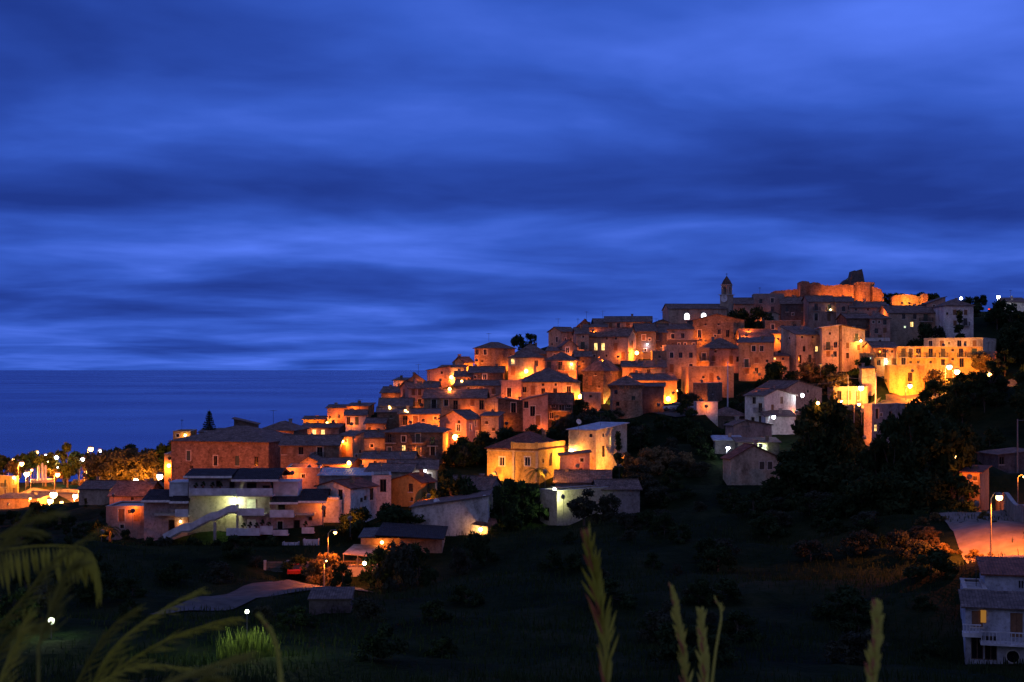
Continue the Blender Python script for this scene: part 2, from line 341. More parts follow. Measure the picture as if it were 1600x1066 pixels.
    HS.append((u0, u1, vb, Y, zb, d, th, Xc, xa, xb))
    root['_h'] = h
    return root
# ------------------------------------------------------------------ the houses of the village, row by row from the top
H('1', 30, 535, 465, 680, 'g', 425, 'pl', '', 'church nave with long dark ridge roof and two glowing arched windows', d=11, yaw=3, cat='church', name='church', over=.25, ch=False, Y=376); church = bpy.context.scene.objects['church']
H('1', 535, 772, 422, 600, 'g', 372, 'pl', '', 'pale windowless hall joined to the right of the bell tower', d=10, Y=386, cat='church hall', name='church_hall', ch=False)
H('1', 772, 1040, 342, 600, 'f', 340, 'gr', '835,397 935,390 937,465', 'tall flat-topped grey house right of the church hall', Y=388, par=.25)
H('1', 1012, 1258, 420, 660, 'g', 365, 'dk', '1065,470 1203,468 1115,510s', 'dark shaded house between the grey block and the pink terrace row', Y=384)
H('1', 1256, 1492, 402, 660, 'g', 352, 'pk', '1320,450b 1437,455b 1320,535d 1432,540d', 'dusky pink house below the castle with two balconies', Y=377, d=9)
H('1', 1494, 1640, 402, 660, 'g', 362, 'pk', '1560,465 1532,545d 1615,450', 'pale pink end house of the row under the castle wall', Y=376, d=9)
H('1', 888, 992, 512, 690, 'x', 490, 'pl', '938,555t', 'narrow little turret house with one tall window', Y=372, d=6)
H('1', 870, 1185, 580, 760, 'f', 575, 'st', '940,622 1028,625 1130,622 985,690s', 'low flat-roofed stone house in front of the turret house', Y=364, par=.3)
H('1', 240, 690, 565, 790, 'x', 512, 'st', '298,683d 350,600s 465,600s 470,665 435,700s 545,680d 610,690s', 'broad stone gabled house lit orange below the church', Y=362, d=9, ap=450)
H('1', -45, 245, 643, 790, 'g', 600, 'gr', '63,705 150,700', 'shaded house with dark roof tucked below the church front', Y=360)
H('1', 670, 945, 725, 860, 'g', 645, 'pk', '', 'house whose broad pinkish roof faces the lane behind the ochre gable house', Y=352, d=9)
H('1', 925, 1060, 682, 800, 's', 655, 'or', '1030,695s', 'small glowing orange house wedged behind the shaded tower block', Y=354, d=6)
H('1', 20, 275, 740, 860, 'f', 735, 'dk', '62,775s 118,775s 172,775s 245,775s', 'dark rooftop storey with a row of four small openings', Y=344, par=.1, d=7)
H('1', 5, 272, 805, 1060, 'f', 792, 'pl', '53,870 132,870 222,870 53,985d 222,970', 'square house with pale terrace parapet and three equal windows', Y=331, rc='rt', d=9, yaw=0, par=.6)
H('1', 274, 382, 815, 1050, 'f', 812, 'or', '337,885b', 'narrow orange house leaning on the parapet house', Y=332, par=.2, d=8, yaw=2)
H('1', 382, 660, 812, 1010, 'h', 722, 'pk', '438,838s 575,910d 635,905 420,900', 'hip-roofed house with a shaded right half and a dark tall door', Y=336, d=10)
H('1', 640, 940, 762, 1080, 's', 718, 'or', '710,940b 797,915 772,812 842,812 715,1010 797,1005 890,920s', 'tall orange-lit house with six stacked windows and a sloping roof', Y=322, d=9, yaw=-12)
H('1', 928, 1085, 880, 1010, 's', 855, 'pl', '958,855sL 1030,900s', 'tiny pale house with one lit opening between two tall houses', Y=325, d=5)
H('1', 1010, 1372, 690, 1060, 's', 622, 'cr', '1197,712s 1290,712s 1215,815 1325,815L 1178,905d 1265,900b 1085,720s', 'tall cream house with a blue-shadowed left side and lit window', cl=1146, yaw=30, Y=326)
H('1', 1370, 1518, 628, 1000, 'R', 610, 'cr', '1425,790b 1490,780 1425,860 1485,860 1440,680s', 'cream tower house under a white sheet roof', Y=325, rc='rw', d=9, over=.5, ch=False)
H('2', 55, 275, 615, 930, 'L', 580, 'cr', '130,745 205,680b 222,762 130,830 75,700s', 'cream house with a lit balcony standing right of the white sheet roof', cl=85, yaw=24, Y=325)
# right end of the top
H('2', 155, 470, 430, 600, 'g', 385, 'pk', '200,445s 300,447s', 'long low pinkish house with two small windows under the castle', Y=374, d=9)
H('2', 125, 322, 520, 740, 'g', 482, 'sd', '180,600s', 'dark stone house with blank wall beside the three-window house', Y=356, d=8)
H('2', 318, 485, 522, 760, 'h', 482, 'pk', '345,550s 393,550s 440,552 440,620 400,690d 370,625', 'dim pinkish house with three small windows in a row', Y=355, d=8)
H('2', 470, 895, 475, 720, 'g', 418, 'pl', '597,495 780,500B 665,570L 608,592cs 690,500', 'wide plaster house with a long balcony and two small lit windows', Y=358, d=10)
H('2', 935, 1178, 415, 760, 'h', 365, 'wh', '1022,470 1113,470 1110,550b 1025,560 960,480s', 'pale corner villa at the right end of the ridge behind a cypress', Y=350, d=10)
H('2', 790, 945, 400, 600, 'R', 345, 'pk', '850,395s', 'house with a steep one-sided roof edge behind the pale villa', Y=362, d=7)
H('2', 1440, 1640, 385, 450, 's', 352, 'wh', '1500,372s', 'small white house alone on the dark ridge by the photo edge', Y=420, d=7)
# long hotel terrace on the right
H('2', 545, 1258, 762, 985, 'f', 760, 'ye', '595,800b 655,800d 720,802B 822,800b 925,800b 1005,785s 1075,803b 1187,798B 595,885d 655,885s 720,885s 822,885s 925,885 1005,860s 1080,890d', 'long two-storey yellow terrace building glowing above the street lamps', Y=318, d=11, yaw=0, par=.15, cat='terrace building', name='terrace_building', ws=1.05)
H('2', 765, 1368, 692, 762, 'f', 688, 'cr', '820,728 915,722d 975,728s 1060,725d 1110,720s 1187,728d 1305,715s 1338,715s', 'cream roof storey set back on top of the yellow terrace building', c=1258, yaw=30, Y=322, par=.25, cat='roof storey', name='roof_storey')
H('2', 1256, 1370, 800, 985, 'f', 795, 'pk', '1310,850s', 'pinkish cool end wing right of the yellow terrace building', Y=321, d=8, yaw=-8, par=.1)
H('2', 345, 548, 765, 985, 'g', 718, 'or', '395,800b 435,800d 500,795s 390,890 448,885cd 515,890d', 'orange tiled house at the left end of the yellow terrace building', Y=319, d=9, yaw=2)
H('2', 480, 770, 925, 1050, 'f', 920, 'ye', '650,1010d', 'low yellow garage block below the terrace building', Y=304, d=5, par=.4, cat='garage', name='garage')
H('2', 250, 358, 938, 1010, 's', 920, 'cr', '', 'little flat cream shed left of the yellow garage', Y=306, d=4, cat='shed', name='shed')
H('2', 280, 352, 815, 960, 'f', 812, 'ye', '318,855cs 300,900s', 'small yellow annexe with a bright doorway lamp beside dark bushes', Y=312, d=5, par=.1)
# middle ridge
H('3', 113, 402, 388, 620, 'g', 345, 'pl', '200,470 290,468s 348,468s 150,520s', 'corner house at the left tip of the upper ridge', cl=246, yaw=35, Y=347)
H('3', 385, 595, 355, 480, 'x', 262, 'sd', '', 'dark gabled house poking up behind the left tip of the ridge', Y=366, d=9)
H('3', 480, 720, 345, 460, 's', 318, 'or', '', 'low orange-lit wall house below the dark gable', Y=360, d=4)
H('3', 600, 850, 320, 440, 'g', 258, 'dk', '', 'house with dark roof second from the left along the upper skyline', Y=368, d=9)
H('3', 700, 1185, 288, 450, 'g', 236, 'pl', '760,325 840,325 940,330d 1010,350s', 'long house with the highest roof left of the church', Y=364, d=9)
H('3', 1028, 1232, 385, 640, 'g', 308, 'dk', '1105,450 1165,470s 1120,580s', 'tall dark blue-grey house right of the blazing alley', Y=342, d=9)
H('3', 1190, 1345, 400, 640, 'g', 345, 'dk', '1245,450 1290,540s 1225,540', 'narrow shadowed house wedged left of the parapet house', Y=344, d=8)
H('3', 1235, 1372, 295, 460, 'x', 268, 'or', '1313,312s', 'bright orange house at the foot of the church front', Y=364, d=6)
H('3', 530, 1026, 436, 700, 'g', 352, 'pl', '720,455s 815,455s 605,545dL 680,545dL 718,545d 813,545d 590,640s 715,640s 890,640d 985,520d', 'long plaster house with two brightly lit balcony doors', c=942, yaw=24, Y=335, ws=.95)
H('3', 400, 534, 412, 690, 'g', 350, 'pl', '475,440s 470,535b 512,535d', 'plaster house sharing the balcony left of the lit doors', Y=336, d=8, yaw=2)
H('3', 258, 412, 540, 700, 'x', 478, 'pl', '312,580w', 'small gabled house with one white-framed window', Y=330, d=7)
H('3', 75, 405, 688, 830, 'h', 604, 'pk', '118,740b 235,740b 355,735BL', 'hip-roofed house with three balconies, one under a glaring lamp', Y=316, d=9)
H('3', 0, 320, 840, 930, 'f', 830, 'or', '', 'low orange retaining house in the lane below the three balconies', Y=311, d=3, par=.2)
H('4', 1165, 1720, 545, 690, 'h', 420, 'pl', '1232,612a 1305,615d 1395,625 1500,625 1395,550s 1505,550s 1620,620d', 'wide house under a big pyramid roof with dark arches below', Y=305, d=14)
H('4', 1028, 1205, 540, 720, 'f', 538, 'pk', '1097,635d', 'square pink house with pale edge bands and one dark door', Y=303, par=.15, d=8)
H('3', 470, 880, 800, 1120, 'h', 682, 'sd', '545,900d 600,830s 765,825s 560,980d 640,960s 800,900', 'tall ruinous house with stained walls and a lit right side', c=685, yaw=30, Y=312)
H('3', 882, 1088, 757, 930, 'g', 700, 'or', '1013,800', 'orange house with one window right of the ruinous house', Y=318, d=8)
H('3', 1088, 1335, 762, 900, 's', 695, 'gr', '1157,808', 'greyish low house with one window below the dark blue house', Y=322, d=8)
H('3', 1020, 1450, 897, 1110, 'g', 830, 'or', '1190,1010s', 'wide orange house with a broad dark roof right behind the round tower', Y=306, d=10)
# left shoulder of the hill
H('4', 793, 1148, 248, 440, 'h', 198, 'st', '815,270 887,275 908,275s 862,365s 1110,300s', 'house on the left skyline with its round corner lit orange', c=978, yaw=30, Y=330)
H('4', 1150, 1440, 300, 420, 'h', 210, 'dk', '', 'dark hip roof house right of the lone pine', Y=338, d=10)
H('4', 1088, 1415, 330, 520, 'h', 268, 'pl', '1130,365L 1335,380 1130,445d', 'hip-roofed house with a lit window above a blazing lane', Y=320, d=9)
H('4', 612, 782, 372, 480, 'g', 328, 'or', '650,400s', 'orange house stepping down left of the skyline house', Y=332, d=8, cl=700, yaw=35)
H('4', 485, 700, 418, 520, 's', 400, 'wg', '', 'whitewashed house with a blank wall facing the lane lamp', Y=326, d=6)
H('4', 383, 585, 442, 560, 'R', 405, 'pk', '507,447s', 'pink house with a sloping top left of the whitewashed house', Y=324, d=7)
H('4', 83, 182, 532, 640, 's', 522, 'wh', '135,570s', 'tiny white house at the end of the skyline above the sea', Y=316, d=6)
H('4', 180, 395, 560, 640, 'x', 475, 'st', '', 'stone gable next to the tiny white house', Y=312, d=8, ap=275)
H('4', 745, 1045, 465, 580, 'g', 412, 'sd', '883,490w 800,500s', 'dark stone house with one white-framed window under a wide roof', Y=318, d=8)
H('4', 620, 760, 500, 570, 's', 455, 'or', '770,510s', 'low house with a lit arch beside the lane lamp', Y=317, d=5)
H('4', 618, 1035, 578, 700, 'g', 532, 'gr', '850,612 960,625 740,600s', 'long grey house with a shallow roof and two dark windows', Y=306, d=8)
H('4', 145, 352, 598, 790, 'g', 548, 'pk', '257,630 313,630 255,720b 312,720 175,640d 180,720', 'pink house with a small white balcony front', cl=216, yaw=30, Y=292)
H('4', 350, 470, 600, 690, 'g', 545, 'dk', '', 'dark roofed house behind the pink balcony house', Y=300, d=8)
H('4', 348, 888, 687, 860, 'g', 612, 'or', '437,735b 545,720 627,745b 775,725 855,745d', 'long orange house with five openings in the middle of the village', Y=287, d=10, yaw=-2)
H('4', 880, 1010, 700, 850, 'R', 660, 'gr', '', 'shaded grey house at the right end of the long orange house', Y=288, d=8)
H('4', -25, 140, 640, 760, 'g', 590, 'st', '60,690s', 'stone house lit at its foot near the left end of the skyline', Y=296, d=8)
H('4', 130, 485, 828, 970, 'g', 782, 'or', '185,880b 275,875d 345,880s 450,860s', 'low orange house with a dark roof below the pink balcony house', Y=274, d=9)
H('4', -40, 240, 760, 900, 'g', 690, 'st', '', 'house hidden to its broad slate-coloured roof near the left skyline', Y=282, d=9)
H('4', 488, 855, 870, 1060, 'x', 800, 'pk', '657,862s 652,945w 655,1010s 803,860w 760,942w 815,1005w', 'gabled pink house with dark stone right side and white-framed windows', c=722, yaw=28, Y=262, ap=610)
H('4', 850, 1005, 845, 1030, 's', 810, 'gr', '900,900s 960,960s', 'plain grey house overgrown with bushes left of the cracked pink tower house', Y=266, d=8)
H('4', 1003, 1222, 715, 960, 'L', 690, 'sd', '1135,750d 1025,845s 1130,830', 'tall dark stone house with a tall slot window', Y=275, d=8)
H('4', 1218, 1437, 702, 1000, 'R', 655, 'pk', '1240,725 1303,800d 1290,885d 1350,880d', 'tall cracked pink house with an awning over its lower doors', Y=268, d=9)
H('5', 95, 335, 392, 620, 'g', 338, 'sd', '147,422w 228,420wB 293,422w 130,545w 230,495w', 'small stone house with white window frames in front of the glaring lane', c=325, yaw=20, Y=272)
H('5', 440, 605, 335, 560, 'f', 330, 'pl', '505,290s', 'blank plaster block beside a stair under the ruinous house', Y=290, d=5, par=.1)
H('5', 985, 1203, 270, 500, 'g', 240, 'dk', '', 'dark square stone block attached to the round tower', Y=283, d=9, yaw=-6, rc='rb', ch=False)
H('6', 90, 485, 105, 300, 'f', 100, 'or', '290,170d 345,165s 220,165s', 'flat-topped orange house with a baluster terrace right of the round tower', Y=305, d=9, par=.8)
H('6', 130, 385, 222, 400, 'f', 215, 'sd', '300,300s', 'low brown stone block below the baluster terrace', c=255, yaw=28, Y=292, par=.1)
# lower village, left
H('8', 165, 500, 275, 400, 'g', 240, 'gr', '205,292sL 285,295L 362,292L', 'house with three lit windows in a dark row under one roof', Y=285, d=9)
H('8', 560, 740, 165, 290, 'g', 120, 'wh', '587,210t 660,210t', 'white house with two slim dark windows above the old town', Y=280, d=8)
H('8', 400, 575, 100, 230, 'g', 75, 'pk', '425,180s', 'pink house with a lit yard at the lower left skyline', Y=298, d=8)
H('8', 190, 375, 200, 280, 'g', 185, 'oc', '', 'low ochre house at the lower end of the skyline', Y=302, d=7)
H('8', 570, 760, 85, 180, 's', 60, 'or', '', 'orange-lit stone house behind the white slim-window house', Y=292, d=6)
H('8', 735, 900, 235, 360, 'g', 190, 'or', '770,280s', 'small orange house between the white house and the palazzo roof', Y=272, d=8)
H('8', 905, 1412, 312, 560, 'h', 232, 'sd', '945,365b 1070,370 1195,350b 1325,390b 1070,450L 1197,475b 1325,475d 945,470', 'large four-bay stone palazzo with iron balconies and a hip roof', Y=248, d=13, yaw=-3, cat='palazzo', name='palazzo', ws=.82)
H('8', -10, 502, 428, 700, 'g', 340, 'br', '170,455 335,465b 18,455 18,545b 18,660', 'long brick wing with a dark roof right of the brick mansion', Y=240, d=10, yaw=0, ch=False)
H('8', 497, 722, 348, 640, 's', 310, 'or', '563,390s 545,470d 655,520s 690,480s 550,560s', 'brightly lit orange tower house with an outside stair', c=622, yaw=38, Y=243)
H('8', 715, 908, 362, 520, 'g', 300, 'gr', '790,430s 830,465s', 'small shaded house between the lit tower house and the palazzo', Y=250, d=8)
H('8', 707, 1148, 548, 680, 'g', 485, 'cr', '950,552sL 1095,545s 820,560s', 'low long cream house with one small lit window below the palazzo', Y=231, d=8, yaw=-2)
H('8', 162, 330, 575, 690, 'x', 530, 'or', '', 'little orange gable house below the long brick wing', Y=231, d=9, ap=235)
H('8', 320, 600, 592, 700, 'g', 540, 'or', '395,650d', 'low orange house with dark roof beside the little gable house', Y=229, d=8)
H('8', 45, 335, 665, 800, 'f', 655, 'pk', '190,690s', 'pale pink roof terrace block behind the white gable house', Y=222, d=9, par=.7)
H('8', 330, 820, 690, 830, 'g', 630, 'gr', '', 'wide house under a grey metal roof in the lower town', Y=221, d=10, rc='rg')
H('8', 740, 1130, 660, 830, 'g', 590, 'pl', '', 'house with a broad brown roof below the long cream house', Y=223, d=9)
H('8', 930, 1360, 640, 830, 'g', 560, 'pl', '1300,690s', 'brown-roofed house behind the ochre gable house', Y=225, d=8)
H('8', 310, 835, 805, 1080, 'x', 750, 'wh', '400,845B 515,855 702,905s 735,888s 790,810t 760,950d', 'white gable house lit orange on its front with a shaded right side', c=603, yaw=38, Y=205, ap=440, rc='rr', ws=1.1)
H('8', 792, 960, 710, 950, 'f', 700, 'wh', '890,750d', 'narrow white flat-roofed house behind the white gable house', Y=213, d=7, par=.3)
H('8', 945, 1345, 752, 930, 'x', 688, 'oc', '1130,790 1138,900s 1285,770t', 'ochre gable house with an orange-lit right wall', c=1226, yaw=35, Y=213, ap=1120, rc='rr')
H('c', 88, 465, 600, 720, 'g', 515, 'gr', '300,635s', 'grey house with a flat broad roof above the long white shed', c=372, yaw=24, Y=216)
H('s', 643, 762, 793, 832, 'R', 775, 'wh', '', 'long white windowless shed with a slanting roof edge', Y=200, d=9, yaw=-4, cat='shed', name='shed', ch=False)
H('c', 360, 922, 322, 540, 'h', 205, 'ye', '463,405w 640,405w 800,390d 750,400s', 'glowing yellow villa with a hip roof and a rooftop parapet', c=716, yaw=28, Y=232, cat='villa', name='villa', rc='rr', ws=1.15)
H('c', 926, 1330, 190, 480, 's', 138, 'cr', '1080,225s 1165,222s 1216,262tL 1168,335d', 'tall cream block house with its right wall lit by a lamp', c=1114, yaw=34, Y=236, rc='rg', ch=False)
H('c', 868, 1072, 365, 490, 'R', 345, 'pk', '1018,395s 1010,465s', 'small pinkish annexe between the villa and the cream block house', Y=228, d=6)
H('c', 832, 1212, 550, 640, 'g', 468, 'gr', '', 'low grey house with a wide ridged tile roof below the cream block house', Y=221, d=9, yaw=-4)
H('c', 726, 1200, 615, 830, 'f', 605, 'cr', '775,770d', 'pale utility building lit greenish by its wall lamp', cl=845, yaw=40, Y=206, par=.1, cat='utility building', name='utility_building')
H('c', 1135, 1420, 600, 730, 'g', 535, 'gr', '', 'small tiled outbuilding right of the olive tree', Y=212, d=7)
H('6', 700, 1258, 265, 470, 'x', 200, 'pk', '1135,290s', 'large pinkish gabled house behind the white street house', c=None, cl=940, yaw=22, Y=290, ap=1060)
H('6', 583, 1028, 330, 620, 'x', 275, 'wh', '663,345 717,435b 652,545 905,330 825,435 908,440b 720,550d', 'white three-storey house with a bluish left wall and pink right wall', cl=752, yaw=40, Y=268, ap=880)
H('6', 765, 1020, 510, 620, 's', 462, 'wh', '', 'tiled porch wing in front of the white three-storey house', Y=264, d=5, cat='porch', name='porch')
H('6', 412, 818, 590, 730, 'x', 545, 'pk', '', 'low rosy house with a flat gable below the white three-storey house', cl=482, yaw=20, Y=251, ap=600)
H('6', 520, 885, 740, 860, 's', 700, 'dk', '715,768gc', 'dark workshop with a bright greenish window', Y=240, d=6)
H('6', 320, 560, 720, 790, 's', 690, 'gr', '', 'low lean-to with a pale sheet roof in the gardens', Y=244, d=5, rc='rg')
H('6', 390, 890, 880, 1090, 'x', 765, 'cr', '732,940 803,940', 'plain cream house with a wide red gable roof and twin windows', cl=458, yaw=14, Y=226, ap=665, rc='rr', ws=.95)
H('7', 265, 610, 395, 720, 'f', 390, 'gr', '375,462d 410,470s 485,470 365,580L 440,570s 480,590d', 'grey three-storey house beside a lamp-lit stair column', cl=332, yaw=38, Y=262, par=.2)
H('e', 968, 1215, 350, 690, 's', 318, 'or', '1085,400s 1000,600d', 'narrow roadside house glowing orange under a lamp', c=1130, yaw=30, Y=190, rc='rr')
H('e', 1300, 1640, 185, 330, 'R', 150, 'dk', '1320,210', 'dark house in the unlit hillside by the right photo edge', Y=228, d=8)
H('7', 15, 300, 250, 350, 'f', 240, 'pl', '60,310d 140,310d 215,310d', 'low plastered building glowing behind the leftmost street lamp', Y=303, d=5, yaw=3, par=.3)
H('3', 395, 560, 650, 800, 'g', 595, 'st', '475,700s', 'stone shed house with a mossy roof below the lit balcony doors', Y=324, d=6)
H('3', 1195, 1342, 600, 730, 'f', 590, 'st', '1270,650s', 'low ochre stone block beside the narrow shadowed house', Y=331, d=5, par=.2)
H('3', 95, 272, 592, 710, 's', 555, 'pl', '175,632s', 'small house tucked beneath the left tip of the upper ridge', Y=330, d=6)
H('8', 840, 1065, 140, 270, 's', 92, 'st', '960,175s', 'small stone house behind the palazzo with a broad sloping roof', Y=276, d=7)
H('8', 1130, 1310, 610, 740, 'g', 548, 'gr', '', 'little grey-roofed house under the right end of the palazzo', Y=232, d=7)
H('6', 330, 588, 505, 600, 'h', 432, 'dk', '', 'dark garden pavilion with a hip roof left of the white street house', Y=276, d=9, cat='pavilion', name='pavilion', ch=False, over=.8)
H('6', 160, 345, 388, 470, 'f', 375, 'wh', '255,415g', 'small pale hut beside the parked cars under the round tower hill', Y=274, d=4, par=.1)
H('2', 270, 482, 690, 780, 'f', 668, 'wh', '400,700s', 'low whitewashed block under the dim three-window house', Y=343, d=5, par=.2)
# left town
H('b', -60, 165, 540, 760, 'f', 532, 'ye', '45,590b 120,578 45,665 120,662d', 'yellow corner building glaring under the fountain square lamps', Y=372, d=9, par=.2, c=150)
H('b', -60, 330, 725, 800, 's', 695, 'or', '', 'low orange-lit roof building at the left photo edge', Y=345, d=9)
H('b', 690, 960, 640, 760, 'g', 570, 'pl', '', 'house with a mauve roof at the edge of the lower town', Y=285, d=9)
H('b', 960, 1290, 700, 800, 'g', 575, 'pk', '1160,640s', 'pinkish house with a big mauve roof left of the apartment house', Y=262, d=10)
H('b', 1200, 1440, 640, 760, 'g', 575, 'pl', '', 'mauve roofed house below the lit lane of the lower town', Y=276, d=9)
H('b', 930, 1300, 800, 1060, 'f', 795, 'pk', '1065,835d 1135,840s 1200,840d 1070,970s 1190,950d', 'small pink house with a long iron balcony left of the apartment house', Y=215, d=8, yaw=0, par=.1)
H('b', 1440, 1520, 345, 640, 'f', 340, 'or', '1488,370s', 'slim orange house against the left flank of the brick mansion', Y=262, d=7, par=.2)
H('a', 300, 1035, 272, 800, 'h', 165, 'br', '420,365t 607,400t 757,400t 890,405t 440,445s', 'big brick mansion with four dark windows behind the apartment house', c=975, yaw=16, Y=248, cat='mansion', name='mansion', ch=False, ws=1.1, dd=17)
H('a', 735, 893, 150, 220, 'L', 112, 'sd', '', 'brick roof lantern standing behind the mansion roof ridge', Y=262, d=6, cat='roof lantern', name='roof_lantern', ch=False)
H('a', 312, 435, 200, 300, 'f', 190, 'oc', '345,225s 400,222sL', 'small ochre house above the corner of the brick mansion', Y=275, d=8, par=.1)
H('a', 905, 1150, 190, 300, 'h', 128, 'br', '', 'pyramid-roofed house above the long brick wing', Y=268, d=10)
H('a', 495, 620, 205, 280, 's', 190, 'or', '', 'little lit house at the foot of the araucaria tree', Y=278, d=6)
# bottom right
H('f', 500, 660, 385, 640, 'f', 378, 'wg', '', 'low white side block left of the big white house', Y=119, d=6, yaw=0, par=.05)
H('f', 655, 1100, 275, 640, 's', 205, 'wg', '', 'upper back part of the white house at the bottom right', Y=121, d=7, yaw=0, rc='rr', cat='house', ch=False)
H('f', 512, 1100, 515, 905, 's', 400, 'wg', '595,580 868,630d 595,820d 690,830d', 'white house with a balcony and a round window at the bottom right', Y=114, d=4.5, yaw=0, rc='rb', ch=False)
LP = [('2', 978, 925, 'y', 3200, 'left of the double street lamps blazing before the terrace building', 6, .55, 304), ('2', 1042, 965, 'y', 3200, 'right of the double street lamps blazing before the terrace building', 5, .55, 302), ('2', 1310, 985, 'o', 2400, 'street lamp farthest right on the lit village street', 4.5, .5, 306), ('7', 243, 248, 'y', 3200, 'street lamp farthest left on the lit village street', 5, .55, 299), ('7', 650, 230, 'o', 2600, 'street lamp in the middle of the lit village street', 4.5, .5, 300),
 ('7', 225, 383, 'o', 500, 'street lamp beside the stair column of the grey house', 6, .3, 258), ('7', 80, 362, 'w', 60, 'tiny white lamp among the trees below the street', 4, .22, 285), ('6', 835, 515, 'w', 300, 'bluish street lamp below the white three-storey house', 6, .34, 255), ('6', 435, 785, 'w', 160, 'bluish garden lamp left of the red gable roof', 3, .32, 236),
 ('e', 900, 195, 'o', 120, 'street lamp shining through the black trees', 7, .28, 196), ('e', 1310, 577, 'o', 20000, 'tall street lamp leaning over the orange road at the right', 8, .36, 152), ('s', 1600, 745, 'o', 900, 'lamp beyond the retaining wall at the right edge', 5, .16, 200),
 ('d', 495, 520, 'o', 1400, 'small lamp behind the bushes by the parked cars', 3, .1, 168), ('d', 548, 352, 'o', 2500, 'slim street lamp beside the restaurant yard', 7.5, .2, 176), ('2', 1385, 342, 'w', 300, 'white lamp alone on the dark ridge against the sky', 4, .5, 415), ('2', 1310, 445, 'r', 4, 'tiny red light on the dark ridge', 3, .3, 395),
 ('b', 190, 420, 'o', 2400, 'tall orange lamp left behind the fountain columns', 8, .6, 380), ('b', 322, 318, 'o', 1300, 'highest orange lamp straight above the fountain columns', 10, .5, 410), ('b', 400, 345, 'w', 160, 'white lamp right above the fountain columns', 8, .36, 420), ('b', 405, 400, 'y', 1300, 'yellow lamp just right of the fountain column tops', 7, .6, 390), ('b', 493, 362, 'g', 900, 'greenish white lamp left of the tallest round tree', 8, .65, 400), ('b', 235, 508, 'y', 2400, 'broad yellow lamp at the left foot of the fountain', 4, .7, 374), ('b', 515, 450, 'w', 200, 'white lamp below the greenish one', 6, .45, 395), ('b', 505, 515, 'o', 1600, 'orange lamp between fountain and tallest tree', 5, .6, 380), ('b', 797, 290, 'o', 1800, 'tall mast lamp rising above the lower town trees', 12, .65, 385), ('b', 882, 305, 'w', 260, 'white lamp right of the tall mast lamp', 10, .45, 395), ('b', 727, 380, 'w', 350, 'white lamp left of the tall mast lamp', 8, .5, 395), ('b', 768, 488, 'o', 1600, 'orange lamp below the tall mast lamp', 5, .5, 365), ('b', 470, 690, 'y', 2600, 'great white-hot lamp cluster below the fountain', 3.5, .85, 345), ('b', 440, 745, 'y', 1500, 'lower lamp of the white-hot cluster', 3, .65, 335), ('b', 540, 760, 'o', 900, 'small right lamp of the white-hot cluster', 2.5, .4, 332), ('b', 660, 703, 'y', 1600, 'pair of bright lamps at the square edge', 3.5, .6, 345), ('b', 700, 663, 'o', 900, 'smaller lamp right above the pair of bright lamps', 4, .36, 352), ('b', 950, 612, 'o', 1300, 'orange lamp among the square trees', 4, .45, 338), ('b', 1050, 575, 'o', 700, 'small lamp left of the bright lane lamp', 4, .34, 335), ('b', 1190, 565, 'y', 2000, 'bright lamp in the lane before the mauve roofs', 4, .55, 318), ('b', 1400, 530, 'y', 2600, 'bright lamp close to the slim orange house', 4, .65, 300), ('b', 265, 725, 'o', 300, 'small lamp over the orange-lit roof building', 4, .26, 338), ('b', 118, 383, 'o', 250, 'small distant lamp at the far left', 8, .36, 430), ('b', 340, 365, 'w', 100, 'small distant white lamp over the columns', 8, .3, 430), ('b', 278, 475, 'o', 400, 'small lamp left against the fountain columns', 4, .3, 385), ('b', 860, 667, 'o', 200, 'small lamp at the wall edge right of the square', 3, .3, 335), ('b', 975, 495, 'o', 350, 'tiny lamp between the tall square trees', 5, .28, 345), ('b', 510, 320, 'w', 150, 'small white lamp high beside the tallest tree', 9, .3, 410)]
# ------------------------------------------------------------------ terrain
for u0, u1, vb, Y in ((215, 535, 848, 199), (535, 692, 880, 181)): HS.append((u0, u1, vb, Y, CZ-(vb-HOR)/F*Y, 12, 0, (u0-800)/F*Y, 0, (u1-u0)/F*Y))
ctl = []
def T(u, v, Y): p = at(u, v, Y); ctl.append((p.x, p.y, p.z))
for (u0, u1, vb, Y, zb, d, th, Xc, xa, xb) in HS:
    s, c_ = math.sin(th), math.cos(th)
    for lx, ly, dz in ((xa, 0, -.4), (xb, 0, -.4), ((xa+xb)/2, d, 0)): ctl.append((Xc+lx*c_-ly*s, Y+lx*s+ly*c_, zb+dz))
for x in range(-300, 320, 40):
    for Y, dz in ((-10, -1.2), (4, -2.4), (12, -4.6), (25, -7.6), (45, -12.5), (72, -17.5), (95, -20.5)): ctl.append((x, Y, CZ+dz))
for u in range(-340, 150, 35):
    for q in ((800, 300), (812, 270), (825, 245), (838, 215), (852, 190), (789, 330), (779, 352), (768, 385), (758, 420)): T(u, q[0]-(6 if u > 60 and q[1] > 320 else 0), q[1])
